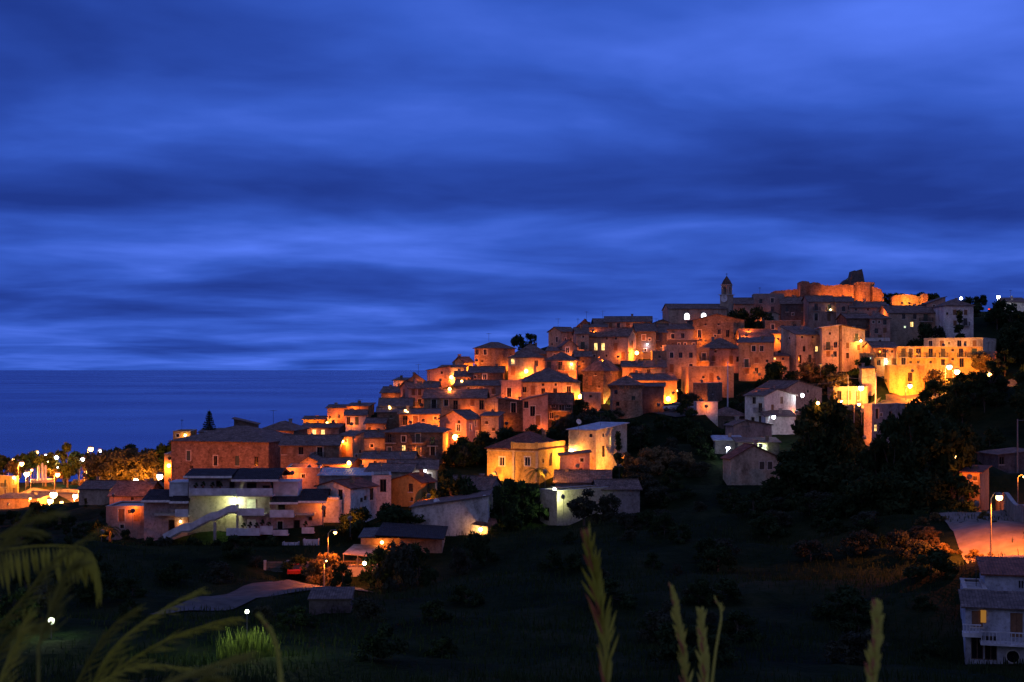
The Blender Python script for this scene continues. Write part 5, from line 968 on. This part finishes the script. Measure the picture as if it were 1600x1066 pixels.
# lit table lantern
# stone hut in the valley
H('d', 392, 640, 752, 805, 's', 738, 'dk', '', 'low dark stone hut among the bushes below the parking yard', Y=141, d=4, yaw=2, cat='hut', name='hut', rc='rb', ch=False, over=.15)
pp = None
for x, y, Yp in ((470, 590, 201.3), (520, 590, 201.3), (585, 590, 201.3), (640, 590, 201.3), (800, 866, 199.3), (845, 866, 199.3), (890, 866, 199.3), (930, 851, 199.9), (975, 851, 199.9), (1230, 860, 200.9)):
    q = P_('a', x, y, Yp)
    if pp is None:
        pp = empty('potted_plant', q, 'small potted plant standing on a balcony parapet of the apartment house', 'potted plant', 'potted plants on the apartment house parapets')
        MB().lathe([(.01, 0), (.11, 0), (.16, .26), (.13, .26), (.01, .22)], 0, 0, 12).build('pot', M['rr'], pp); f_ = link('foliage', PR['bush', 0][0], pp, (0, 0, .18)); f_.scale = (.6, .6, .65)
    else: c_ = copy_tree(pp); c_.location = q; c_.scale = (1, 1, rnd.uniform(.7, 1.3))
# white pole, utility poles
def pole(u, v0, v1, Y, rad, label, mat, cross=False):
    p = at(u, v0, Y); z = min(p.z, gz(p.x, p.y))-.3; o = empty('utility_pole', (p.x, Y, z), label, 'pole'); h = at(u, v1, Y).z-z; MB().tube([(0, 0, 0), (0, 0, h)], [rad*1.2, rad*.8], 8).build('post', mat, o)
    if cross: MB().box(-.9, .9, -.06, .06, h-.5, h-.38).build('crossarm', mat, o)
pole(1137, 622, 565, 286, .14, 'slim white pole in front of the flat-topped orange house', M['white']); pole(1368.5, 617, 583, 300, .16, 'wooden pole carrying cables beside the lit street', M['conc'], True); pole(1590, 735, 655, 222, .13, 'tall grey pole in the dark at the right edge', M['metal'])
pole(1325, 612, 587, 300, .1, 'thin pole holding the left end of the street cable', M['conc'])
def cable(pts, label):
    Pp = []
    for (u0, v0, Y0_), (u1, v1, Y1_) in zip(pts, pts[1:]):
        a, b2 = at(u0, v0, Y0_), at(u1, v1, Y1_)
        for i in range(9): t = i/8; q = a.lerp(b2, t); q.z -= 4*.5*t*(1-t); Pp.append(q)
    o = MB().tube(Pp, .035, 4).build('overhead_cable', M['metal'], None, Pp[0]); tag(o, label, 'cable')
cable([(1262, 600, 296), (1325, 590, 300), (1368.5, 585, 300), (1400, 592, 302)], 'thin overhead cable strung along the lit street')
cable([(1590, 657, 222), (1680, 640, 215)], 'thin cable leaving the tall grey pole')
# red market canopy by the stair column, long wall, retaining wall by the road
simple('awning_stall', M['carr'], [], '7', 'x', 'x') if 0 else None
aw = empty('canopy', P_('7', 230, 790, 259), 'red-orange fabric canopy glowing at the foot of the stair column', 'canopy'); a = P_('7', 150, 735, 257); b2 = P_('7', 305, 750, 257); t0, t1 = P_('7', 205, 680, 261), P_('7', 300, 735, 261)
MB().slab([(a.x, 257, a.z), (b2.x, 257, b2.z), (t1.x, 261, t1.z), (t0.x, 261, t0.z)], .05).build('fabric', M['rr'], aw, aw.location)
for q in (a, b2, t0, t1): MB().box(q.x-.05, q.x+.05, q.y-.05, q.y+.05, a.z-5, q.z-.08).build('post', M['metal'], aw, aw.location)
aw = empty('canopy', P_('c', 340, 870, 199), 'small reddish canopy with a lamp at the end of the long white shed', 'canopy'); a = P_('c', 248, 838, 198); b2 = P_('c', 445, 868, 198); t0, t1 = P_('c', 330, 797, 201), P_('c', 420, 800, 201)
MB().slab([(a.x, 198, a.z), (b2.x, 198, b2.z), (t1.x, 201, t1.z), (t0.x, 201, t0.z)], .06).build('fabric', M['rr'], aw, aw.location)
for q in (a, b2, t0, t1): MB().box(q.x-.05, q.x+.05, q.y-.05, q.y+.05, a.z-5, q.z-.08).build('post', M['metal'], aw, aw.location)
def wall_line(name, label, pts, h, th, mat):
    Q = []
    for (u0, Y0_), (u1, Y1_) in zip(pts, pts[1:]):
        for i in range(8): t = i/8; Q.append(((u0+(u1-u0)*t), Y0_+(Y1_-Y0_)*t))
    Q.append(pts[-1]); Pq = [at_ground(u, Y) for u, Y in Q]; o = empty(name, Pq[0], label, 'wall'); mb = MB(); cp = MB()
    for p, q in zip(Pq, Pq[1:]):
        d = (q-p); d.z = 0; n = Vector((-d.y, d.x, 0)).normalized()*th/2
        for mm, w_, z0, z1 in ((mb, 1, -1.5, h), (cp, 1.3, h+.002, h+.1)):
            A = [p-n*w_, q-n*w_, q+n*w_, p+n*w_]; lo = [Vector((a.x, a.y, s.z+z0)) for a, s in zip(A, (p, q, q, p))]; hi = [Vector((a.x, a.y, s.z+z1)) for a, s in zip(A, (p, q, q, p))]
            mm.poly(hi); [mm.poly([lo[i], lo[(i+1) % 4], hi[(i+1) % 4], hi[i]]) for i in range(4)]
    mb.build('masonry', mat, o, o.location); cp.build('coping', M['conc'], o, o.location)
wall_line('retaining_wall', 'plastered retaining wall running beside the orange-lit road', [(1558, 192), (1580, 178), (1612, 162), (1680, 142)], 2.2, .4, M['pl'])
wall_line('street_wall', 'low stone parapet along the lamp-lit village street', [(1275, 291), (1320, 293), (1345, 294)], .9, .35, M['st'])
wall_line('square_wall', 'long plain wall along the edge of the fountain square', [(22, 369), (80, 365), (130, 359)], .8, .3, M['pl'])
# satellite dishes
for (k_, x, y, Y, lb) in (('c', 345, 660, 199.5, 'white satellite dish on the corner of the long white shed'), ('c', 995, 130, 234, 'white satellite dish on the roof of the cream block house'), ('c', 8, 682, 202, 'white satellite dish left over the ochre gable house yard'), ('c', 1135, 570, 219, 'white satellite dish beside the small tiled outbuilding')):
    p = P_(k_, x, y, Y); o = empty('satellite_dish', p-Vector((0, 0, 1.0)), lb, 'satellite dish'); d = MB().lathe([(.01, .0), (.25, .03), (.45, .1), (.47, .1), (.26, .01), (.01, -.02)], 0, 0, 16).build('dish', M['wframe'], o); d.location = (0, 0, 1); d.rotation_euler = (R(65), 0, R(25)); MB().tube([(0, .1, -1.2), (0, .1, .95)], .04, 5).build('mast', M['metal'], o)

# ------------------------------------------------------------------ lamps
COL = {'o': (1, .19, .013), 'y': (1, .34, .042), 'w': (.8, .88, 1), 'g': (.85, 1, .45), 'r': (1, .05, .02)}; BM = {'o': 'bo', 'y': 'by', 'w': 'bw', 'g': 'bg', 'r': 'bred'}
bpy.context.view_layer.update(); dg = bpy.context.evaluated_depsgraph_get()
def sphere(r, nm, mat):
    key = ('sph', r, mat)
    if key not in M: M[key] = MB().lathe([(max(.002, r*math.sin(math.pi*i/8)), r*math.cos(math.pi*i/8)) for i in range(9)], 0, 0, 12).mesh(nm, M[mat], None, True)
    return M[key]
def light(root, p, col, W, rad=.18):
    l = bpy.data.lights.new('lamp_light', 'POINT' if rad > 0 else 'SPOT')
    if rad < 0: l.spot_size = R(160); l.spot_blend = .5; rad = .18
    l.color = COL[col]; l.energy = W; l.shadow_soft_size = rad; o = link('lamp_light', l, root, p)
def flood(p, rz, col, W, label, group):      # a dark cup open towards the wall it lights
    root = empty('floodlight', p, label, 'floodlight', group, rz)
    if 'cup' not in M:
        M['cup'] = MB().lathe([(.01, 0), (.3, 0), (.36, .32), (.33, .32), (.27, .04), (.01, .04)], 0, 0, 14).mesh('housing', M['metal']); M['std'] = MB().tube([(0, -.25, 0), (0, -.25, -2.5)], .04, 5).mesh('stand', M['metal'])
    h_ = link('housing', M['cup'], root, (0, -.3, 0)); h_.rotation_euler = (R(-70), 0, 0); link('stand', M['std'], root); light(root, (0, -.02, .1), col, W, .06)
def lamp_w(k_, x, y, col, W, label, out=1.0, dn=0.0, rb=.3, group=None, Y=None):
    """wall lantern found by casting a ray through the photo point"""
    u, v = uv(k_, x, y); d = (at(u, v, 100)-CAM).normalized(); ok, loc, nrm, i, ob, mw = sc.ray_cast(dg, CAM+d*30, d)
    if not ok: loc = at(u, v, D(v)+1); nrm = Vector((0, -1, 0))
    if Y: loc = at(u, v, Y+out); nrm = Vector((0, -1, 0))
    if nrm.dot(d) > 0: nrm = -nrm
    if abs(nrm.z) > .6: nrm = Vector((0, -1, 0))
    nrm.z = 0; nrm.normalize(); p = loc+nrm*out-Vector((0, 0, dn))
    if rb <= .2 and W > 130: flood(p, math.atan2(nrm.y, nrm.x)+math.pi/2, col, W*.62, label, group); return
    root = empty('wall_lantern', p, label, 'wall lamp', group)
    MB().tube([tuple(-nrm*out*1.02+Vector((0, 0, rb*1.6))), (0, 0, rb*1.7), (0, 0, rb*.9)], .035, 5).build('bracket', M['metal'], root)
    link('bulb', sphere(rb, 'bulb', BM[col]), root); light(root, (nrm.x*.05, nrm.y*.05, -rb-.22), col, W)
def lamp_p(k_, x, y, col, W, label, h=5.5, rb=.3, group=None, Y=None, arm=1):
    u, v = uv(k_, x, y)
    p = at(u, v, Y) if Y else ground_at(u, v, h); g = gz(p.x, p.y); root = empty('street_lamp', (p.x, p.y, g), label, 'street lamp', group); H_ = p.z-g; a = .9*arm
    MB().tube([(-a, 0, -.5), (-a, 0, H_*.5), (-a, 0, H_-.1)], [.1, .08, .06], 8).tube([(-a, 0, H_-.12), (-a*.6, 0, H_+rb+.12), (0, 0, H_+rb+.14)], .045, 6).build('pole', M['metal'], root)
    MB().lathe([(.01, H_+rb+.2), (rb*.7, H_+rb+.14), (rb*1.15, H_+rb*.6)], 0, 0, 12).build('lamp_head', M['metal'], root)
    link('bulb', sphere(rb, 'bulb', BM[col]), root, (0, 0, H_)); light(root, (0, 0, H_-rb-.2), col, W, .18 if k_ not in 'ed' else -1)
PX = 2.0
LW = [  # k, x, y, colour, watts, label, out, down, bulb
 ('3', 970, 610, 'o', 2600, 'glaring lamp in the alley between the plaster house and the dark tall house', 1.5, 0, .45), ('3', 640, 665, 'o', 700, 'low lamp glowing under the arch row of the plaster house', 1.2, .6, .2),
 ('3', 355, 728, 'o', 500, 'glaring lamp over the right balcony of the three-balcony house', .8, 0, .25), ('3', 330, 850, 'o', 1500, 'hidden lane lamp below the three balconies', 1.5, .8, .2), ('3', 1138, 520, 'w', 60, 'small white lamp on the tall dark house', .5, 0, .16),
 ('3', 1315, 345, 'o', 900, 'lamp lighting the orange house at the church foot', 1.6, 1.2, .2), ('3', 600, 350, 'o', 500, 'lamp lighting the low wall below the dark gable', 1.5, .8, .18), ('3', 1150, 300, 'o', 350, 'lamp under the eave of the highest long roof', 1.2, .8, .18), ('3', 210, 550, 'o', 450, 'lamp below the overhanging corner house', 1.3, .3, .2),
 ('4', 597, 503, 'o', 1500, 'round lane lamp beside the whitewashed house', 1.2, 0, .42), ('4', 580, 605, 'o', 900, 'second glow at the foot of the whitewashed lane', 1.3, 0, .32), ('4', 690, 525, 'o', 600, 'lamp behind the dark roof below the skyline house', 1.4, .3, .25), ('4', 1250, 450, 'o', 2200, 'blazing lane lamp under the hip-roofed house', 1.8, 0, .42), ('4', 1070, 420, 'o', 1300, 'lamp in the gap left of the hip-roofed house', 1.4, .4, .25), ('4', 735, 420, 'o', 900, 'lamp lighting the orange stepped house', 1.4, .8, .2), ('4', 880, 300, 'o', 500, 'lamp lighting the round corner of the skyline house', 3.5, 1.5, .16),
 ('4', 45, 765, 'o', 900, 'lamp at the foot of the left stone house', 1.3, 0, .3), ('4', 210, 795, 'o', 700, 'lamp under the white balcony of the pink house', 1.3, .3, .22), ('4', 500, 830, 'o', 600, 'lamp hidden in front of the long orange house', 2.5, 1.5, .16), ('4', 780, 820, 'o', 350, 'lamp right below the long orange house', 2.5, 1.2, .16), ('4', 455, 900, 'o', 700, 'lamp lighting the end of the low orange house', 2, .6, .2), ('4', 320, 905, 'o', 350, 'lamp before the low orange house windows', 2, 1, .16), ('4', 1185, 665, 'o', 500, 'lamp below the pink house with pale edges', 1.5, .5, .18),
 ('5', 405, 365, 'o', 3600, 'most glaring lamp of the old town in the lane left of the ruin', 2.2, 0, .5), ('5', 645, 400, 'y', 1600, 'yellow lamp at the stair beside the round tower', 1.6, 0, .35), ('5', 1230, 385, 'o', 2300, 'round lamp at the corner right of the round tower', 1.4, 0, .5), ('5', 720, 190, 'o', 500, 'lamp hidden in front of the lit side of the ruin', 2.5, 1.5, .16), ('5', 1000, 225, 'o', 700, 'lamp hidden behind the round tower roof', 2.0, 1.2, .16), ('5', 1270, 330, 'o', 900, 'lamp above the lit bank right of the round tower', 2, 0, .2), ('5', 1370, 310, 'o', 600, 'long strip lamp glow on the terrace right of the tower', 1.2, 0, .3), ('5', 930, 70, 'o', 250, 'lamp before the one-window orange house', 2.5, 1.5, .16),
 ('6', 330, 180, 'o', 260, 'lamp on the flat-topped orange house terrace', 2.5, 0, .16), ('6', 180, 140, 'o', 240, 'lamp lighting the left half of the flat-topped orange house', 3, 1.5, .16), ('6', 1050, 325, 'w', 160, 'bluish lamp on the flank of the large pinkish gabled house', 1.0, 0, .34), ('6', 1210, 392, 'o', 110, 'dim lamp by the dark tree clump top', 1.0, 0, .25), ('6', 1007, 472, 'o', 90, 'tiny lamp by the porch roof edge', .6, 0, .2), ('6', 690, 270, 'o', 300, 'lamp hidden behind the white three-storey house', 2, .5, .16), 
 ('8', 600, 575, 'o', 1600, 'lamp at the foot of the lit tower house stair', 1.5, 0, .32), ('8', 563, 390, 'o', 350, 'lamp high on the lit tower house', .8, 0, .22), ('8', 690, 590, 'o', 900, 'lamp hidden right below the lit tower house', 1.6, .3, .18), ('8', 640, 325, 'o', 220, 'lamp under the tower house back eave', 1.2, .6, .16), ('8', 1450, 355, 'o', 3600, 'great glaring lamp at the corner of the stone palazzo', 1.5, 0, .5), ('8', 1255, 648, 'w', 22, 'small white lamp on the roof edge by the ochre gable house', .8, 0, .26), ('8', 100, 665, 'o', 700, 'lamp lighting the little yard wall left of the gable house', 1.6, 0, .2), ('8', 1300, 820, 'o', 750, 'lamp lighting the right wall of the ochre gable house', 3.2, .6, .16), ('8', 380, 880, 'o', 350, 'lamp hidden before the white gable house front', 1.5, 1.5, .16), ('8', 570, 1060, 'o', 500, 'low lamp at the foot of the white gable house', 1.6, 0, .16), ('8', 250, 590, 'o', 400, 'lamp lighting the little orange gable', 2.5, 1, .16), ('8', 410, 215, 'o', 900, 'lamp in the lit yard of the lower skyline house', 1.6, .3, .25), ('8', 950, 90, 'o', 800, 'lamp at the foot of the stone house behind the dark roofs', 1.6, .2, .25), ('8', 620, 110, 'o', 350, 'lamp before the orange stone house', 2, 1, .16), ('8', 240, 215, 'y', 250, 'yellowish lamp by the low ochre house', 1.6, .6, .16), ('8', 1090, 120, 'o', 350, 'lamp in the lane under the long orange house', 1.4, 0, .22),
 ('1', 720, 640, 'o', 900, 'lamp among the dark trees below the church', 1.6, .5, .2), ('1', 290, 700, 'o', 600, 'lamp lighting the left part of the broad stone gable', 2.6, 1.2, .16), ('1', 610, 710, 'o', 600, 'lamp lighting the right part of the broad stone gable', 2.6, 1, .16), ('1', 980, 715, 'o', 600, 'lamp beside the small wedged orange house', 1.4, .5, .16), ('1', 700, 700, 'o', 700, 'lamp grazing the broad pinkish roof', 1.2, 0, .16), ('1', 1255, 960, 'o', 500, 'lamp at the garden foot of the tall cream house', 5, 0, .16), ('1', 830, 1040, 'o', 800, 'lamp at the foot of the six-window orange house', 6, 0, .16), ('1', 330, 960, 'o', 450, 'lamp below the narrow orange house balcony', 3, .6, .16), ('1', 150, 980, 'o', 350, 'lamp below the parapet house', 4, 0, .16), ('1', 1440, 880, 'o', 700, 'lamp below the cream tower house', 4.5, 0, .16), ('1', 960, 845, 'o', 150, 'small arch lamp between two tall houses', .7, 0, .2), ('1', 1442, 472, 'y', 40, 'tiny lamp on the upper balcony below the castle', .5, 0, .18),
 ('2', 225, 708, 'y', 420, 'balcony lamp of the house right of the white sheet roof', .7, 0, .24), ('2', 180, 860, 'o', 900, 'lamp at the foot of the balcony house', 5, 0, .16), ('2', 715, 822, 'o', 200, 'small lamp on the terrace building balcony', .7, 0, .16), ('2', 440, 475, 'o', 500, 'lamp lighting the end of the low house under the castle', 1.4, .2, .18), ('2', 150, 300, 'o', 1000, 'floodlight at the foot of the castle wall', 4, 2.5, .16), ('2', 240, 330, 'o', 1300, 'floodlight at the foot of the round bastion', 5, 2, .16), ('2', 60, 320, 'o', 800, 'floodlight under the castle wall stretch', 4, 2, .16), ('2', 620, 400, 'y', 1700, 'floodlight before the uneven arched castle wall', 3, 0, .16), ('2', 560, 400, 'o', 900, 'left floodlight of the arched castle wall', 3, 0, .16), ('2', 780, 350, 'o', 500, 'floodlight of the narrow castle stump', 2.5, 1.5, .16), ('2', 400, 300, 'o', 700, 'floodlight of the broken castle wall', 3, 2, .16), ('1', 1370, 300, 'o', 500, 'floodlight right of the dark ruin stump', 3, 2, .16), ('1', 1100, 330, 'o', 350, 'floodlight of the long low castle wall', 3, 1, .16),
 ('2', 640, 960, 'y', 420, 'floodlight on the yellow garage block', 3, 0, .16), ('2', 950, 745, 'y', 420, 'floodlight on the roof terrace left part of the terrace building', 2.5, 0, .16), ('2', 1130, 745, 'y', 420, 'floodlight on the roof terrace right part of the terrace building', 2.5, 0, .16), ('2', 430, 800, 'o', 500, 'lamp under the balcony of the orange tiled house', 3, 0, .18), ('2', 1068, 355, 'w', 150, 'white lamp on the roof of the pale corner villa', .8, 0, .4), 
 ('c', 862, 330, 'y', 1700, 'round bright lamp before the right side of the yellow villa', 2.2, 0, .34), ('c', 460, 500, 'y', 1600, 'garden lamp at the foot of the yellow villa front', 3.5, 0, .16), ('c', 760, 450, 'y', 1200, 'lamp hidden by the palm below the yellow villa', 2, .5, .16), ('c', 1150, 400, 'y', 2600, 'lamp hidden in front of the cream block house', 3.5, .8, .16), ('c', 800, 598, 'g', 260, 'greenish lamp on the corner of the pale utility building', .9, 0, .28), ('c', 845, 640, 'g', 420, 'lower greenish lamp inside the utility building yard', 1.2, .2, .12),
 ('a', 745, 668, 'g', 230, 'bright stairway lamp under the white balcony of the apartment house', .7, 0, .26), ('a', 400, 222, 'y', 60, 'lamp on the small ochre house above the mansion', .6, 0, .2), ('a', 480, 510, 'o', 1300, 'lamp behind the apartment house lighting the brick mansion', 6, 0, .16, 238), ('a', 700, 500, 'o', 1100, 'second lamp behind the apartment house lighting the mansion', 6, 0, .16, 237), ('a', 900, 510, 'o', 900, 'third lamp behind the apartment house lighting the mansion', 6, 0, .16, 236), ('a', 340, 500, 'o', 1500, 'lamp at the left foot of the brick mansion', 5, .5, .16, 240), ('a', 1100, 500, 'o', 300, 'lamp lighting the long brick wing', 6, 0, .16, 233), ('a', 550, 195, 'o', 500, 'lamp at the foot of the araucaria tree', 1.2, .3, .16), ('a', 366, 820, 'y', 25, 'tiny lamp on the left balcony wall of the apartment house', .3, 0, .12),
 ('b', 45, 560, 'y', 1500, 'lamp washing the yellow corner building', 5, 0, .16), ('b', 150, 540, 'y', 600, 'corner lamp of the yellow building', 1, 0, .3), ('b', 1488, 433, 'o', 900, 'lamp on the slim orange house', 1, 0, .34), ('b', 1180, 830, 'o', 250, 'lamp on the balcony of the small pink house', .9, 0, .14), ('b', 960, 1010, 'o', 350, 'lamp by the small palm left of the pink house', 1.5, 0, .16), ('b', 150, 760, 'o', 700, 'lamp before the low orange-lit roof building', 5, 0, .16), ('b', 1050, 680, 'o', 250, 'faint lamp grazing the mauve roofs', 4, 0, .14),
 ('d', 830, 405, 'o', 100, 'lamp hanging under the restaurant roof', 1.0, 0, .22), ('d', 700, 505, 'o', 420, 'lamp beneath the restaurant awning', 2.5, 0, .16), ('d', 727, 528, 'y', 60, 'small lit lantern on the restaurant terrace', 1.0, 0, .22), ('c', 318, 873, 'y', 140, 'lamp under the small reddish canopy', .8, 0, .24),
 ('7', 300, 440, 'o', 450, 'lamp washing the top of the stair column', 1.6, 0, .16), ('7', 330, 660, 'o', 500, 'lamp lighting the stair column foot', 2, 0, .16), ('7', 245, 730, 'o', 250, 'lamp under the red-orange canopy', 2, -.8, .16), ('7', 445, 870, 'w', 90, 'cool white doorway lamp of the terrace building', 1, 0, .2) if 0 else ('2', 448, 880, 'g', 60, 'cool doorway lamp of the orange tiled house', .8, 0, .2),
 ('e', 1075, 380, 'o', 700, 'lamp washing the narrow roadside house', 2.6, 0, .16), ('e', 1040, 620, 'o', 450, 'lamp at the foot of the narrow roadside house', 2.6, 0, .16), ('6', 715, 768, 'g', 120, 'greenish light in the workshop window', .7, 0, .14),
]
for k_, x, y, c_, W, lb, out, dn, rb_, *yy_ in LW: lamp_w(k_, x, y, c_, W*PX, lb, out, dn, rb_, None, yy_[0] if yy_ else None)
NH = len([1 for q in HS]) 
for q in HS:  # added hooded floodlights at the house feet, for warm spill on the facades
    (u0, u1, vb, Y, zb, d_, th, Xc, xa, xb) = q
    if not (500 < vb < 775 and Y > 225 and u1 > 430 and Y < 400) or u0 > 1240 or (u0 > 1100 and vb > 625): continue
    s_, c_ = math.sin(th), math.cos(th); lx = xa+(xb-xa)*rnd.uniform(.2, .8); ly = -rnd.uniform(.9, 1.8); p = Vector((Xc+lx*c_-ly*s_, Y+lx*s_+ly*c_, zb+rnd.uniform(.6, 1.6)))
    flood(p, th, 'o', rnd.uniform(45, 190)*PX, 'small added floodlight spilling warm light up the wall of an old town house', 'added wall floodlights of the old town')
for k_, x, y, c_, W, lb, h, rb_, Y in LP: lamp_p(k_, x, y, c_, W*PX*(3.6 if k_ == 'b' and c_ in 'oy' else 1.6 if k_ in '27' and c_ in 'oy' else 1), lb, h, rb_, None, Y, 1 if h > 4 else .3)
# two garden lamps at the lower left
for u, v, Y, lb, W in ((80, 978, 112, 'greenish white garden lamp glaring at the lower left', 250), (386, 958, 104, 'greenish garden lamp inside the reed clump', 1000)):
    p = at(u, v, Y); g = gz(p.x, p.y); root = empty('garden_lamp', (p.x, p.y, g), lb, 'garden lamp'); h = max(p.z-g, 1.3)
    MB().tube([(0, 0, -.4), (0, 0, h)], .04, 6).build('pole', M['metal'], root); link('bulb', sphere(.26 if u < 100 else .14, 'bulb', 'bg'), root, (0, 0, h+.1)); light(root, (0, 0, h+.55), 'g', W, .1)

# ------------------------------------------------------------------ sky, sun, camera
w = bpy.data.worlds.new('World'); sc.world = w; w.use_nodes = True; nt = w.node_tree; L = nt.links.new; bg = nt.nodes['Background']
sk = N(nt, 'ShaderNodeTexSky'); sk.sky_type = 'NISHITA'; sk.sun_disc = False; sk.sun_elevation = R(1.0); sk.sun_rotation = R(215); sk.air_density = 1.5; sk.ozone_density = 4
tc = N(nt, 'ShaderNodeTexCoord'); sx = N(nt, 'ShaderNodeSeparateXYZ'); L(tc.outputs['Generated'], sx.inputs[0])
def mth(op, a, b=None, c=None):
    n = nt.nodes.new('ShaderNodeMath'); n.operation = op
    for i, q in enumerate((a, b, c)):
        if q is None: continue
        if isinstance(q, (int, float)): n.inputs[i].default_value = q
        else: L(q, n.inputs[i])
    return n.outputs[0]
def mixc(f, a, b, blend='MIX'):
    n = N(nt, 'ShaderNodeMix', data_type='RGBA', blend_type=blend)
    for i, q in ((0, f), (6, a), (7, b)):
        if isinstance(q, (int, float)): n.inputs[i].default_value = q
        elif isinstance(q, tuple): n.inputs[i].default_value = (*q, 1)
        else: L(q, n.inputs[i])
    return n.outputs[2]
zz = mth('ADD', mth('MAXIMUM', sx.outputs[2], 0.0), .075); cx = mth('DIVIDE', sx.outputs[0], zz); cy = mth('DIVIDE', sx.outputs[1], zz)
cb = N(nt, 'ShaderNodeCombineXYZ'); L(mth('ADD', mth('MULTIPLY', cx, 1.0), mth('MULTIPLY', cy, .12)), cb.inputs[0]); L(mth('ADD', cy, mth('MULTIPLY', cx, -.16)), cb.inputs[1]); cb.inputs[2].default_value = 3.7
n1 = N(nt, 'ShaderNodeTexNoise', Scale=.75, Detail=4, Roughness=.48, Distortion=.35); L(cb.outputs[0], n1.inputs['Vector'])
n2 = N(nt, 'ShaderNodeTexNoise', Scale=2.0, Detail=6, Roughness=.55, Distortion=.3); L(cb.outputs[0], n2.inputs['Vector'])
f = mth('ADD', mth('MULTIPLY', n1.outputs[0], .8), mth('MULTIPLY', n2.outputs[0], .2))
el = sx.outputs[2]
def bump_(az, e, wa, we, k):   # a bank of brighter or darker cloud at a fixed bearing and height
    a = mth('DIVIDE', mth('SUBTRACT', mth('DIVIDE', sx.outputs[0], mth('MAXIMUM', sx.outputs[1], .05)), az), wa); b = mth('DIVIDE', mth('SUBTRACT', el, e), we)
    g = mth('EXPONENT', mth('MULTIPLY', mth('ADD', mth('MULTIPLY', a, a), mth('MULTIPLY', b, b)), -1.0)); return mth('MULTIPLY', g, k)
for q in ((-.29, .084, .16, .009, .15), (-.14, .080, .12, .007, .09), (-.2, .075, .2, .012, .06), (-.05, .19, .2, .045, .13), (.05, .225, .25, .04, .08), (-.33, .19, .16, .05, -.14), (-.12, .13, .22, .022, -.13), (-.3, .115, .2, .014, -.12), (.25, .115, .2, .02, -.12), (.13, .15, .3, .02, -.05), (.08, .128, .16, .01, .1), (-.28, .06, .3, .007, -.06), (.0, .1, .14, .012, .08), (.3, .24, .12, .03, .1), (.22, .076, .22, .009, .06), (-.2, .052, .3, .008, -.09), (-.2, .03, .3, .008, .02), (.0, .0, .9, .05, .02), (.0, .0, .9, .014, .06), (-.33, .25, .18, .06, -.07)): f = mth('ADD', f, bump_(*q))
rp = ramp(nt, [(.3, (.013, .039, .26)), (.44, (.022, .066, .39)), (.56, (.037, .106, .56)), (.76, (.088, .195, .9))]); L(f, rp.inputs[0])
front = mixc(.006, rp.outputs[0], sk.outputs[0])
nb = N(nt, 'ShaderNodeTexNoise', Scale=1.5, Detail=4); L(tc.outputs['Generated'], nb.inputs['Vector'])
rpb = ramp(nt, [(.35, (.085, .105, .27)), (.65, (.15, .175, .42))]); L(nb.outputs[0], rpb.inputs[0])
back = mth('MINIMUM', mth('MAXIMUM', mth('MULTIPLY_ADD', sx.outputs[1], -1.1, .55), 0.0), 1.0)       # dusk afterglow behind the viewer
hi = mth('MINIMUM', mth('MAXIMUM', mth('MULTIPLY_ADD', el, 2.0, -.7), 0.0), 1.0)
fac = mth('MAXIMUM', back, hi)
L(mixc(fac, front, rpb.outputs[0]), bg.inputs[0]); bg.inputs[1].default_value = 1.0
sl = bpy.data.lights.new('sun', 'SUN'); sl.energy = .04; sl.angle = R(20); sl.color = (1, .72, .55); so = link('sun', sl); so.rotation_euler = (R(72), 0, R(-35))
cd = bpy.data.cameras.new('camera'); cam = link('camera', cd, None, CAM); cam.rotation_euler = (R(90), 0, 0); cd.sensor_width = 36; cd.lens = 36*F/1600; cd.shift_y = 44/1600; cd.clip_start = .1; cd.clip_end = 200000
cd.dof.use_dof = True; cd.dof.focus_distance = 260; cd.dof.aperture_fstop = cd.lens/6.0
sc.camera = cam
sc.render.engine = 'CYCLES'; cy_ = sc.cycles; cy_.use_denoising = True; cy_.denoiser = 'OPENIMAGEDENOISE'; cy_.max_bounces = 5; cy_.diffuse_bounces = 3; cy_.sample_clamp_indirect = 3; cy_.use_light_tree = True; cy_.caustics_reflective = False; cy_.caustics_refractive = False; cy_.use_adaptive_sampling = True; cy_.adaptive_threshold = .02
sc.view_settings.view_transform = 'Standard'; sc.view_settings.look = 'None'; sc.view_settings.exposure = 0; sc.view_settings.gamma = 1
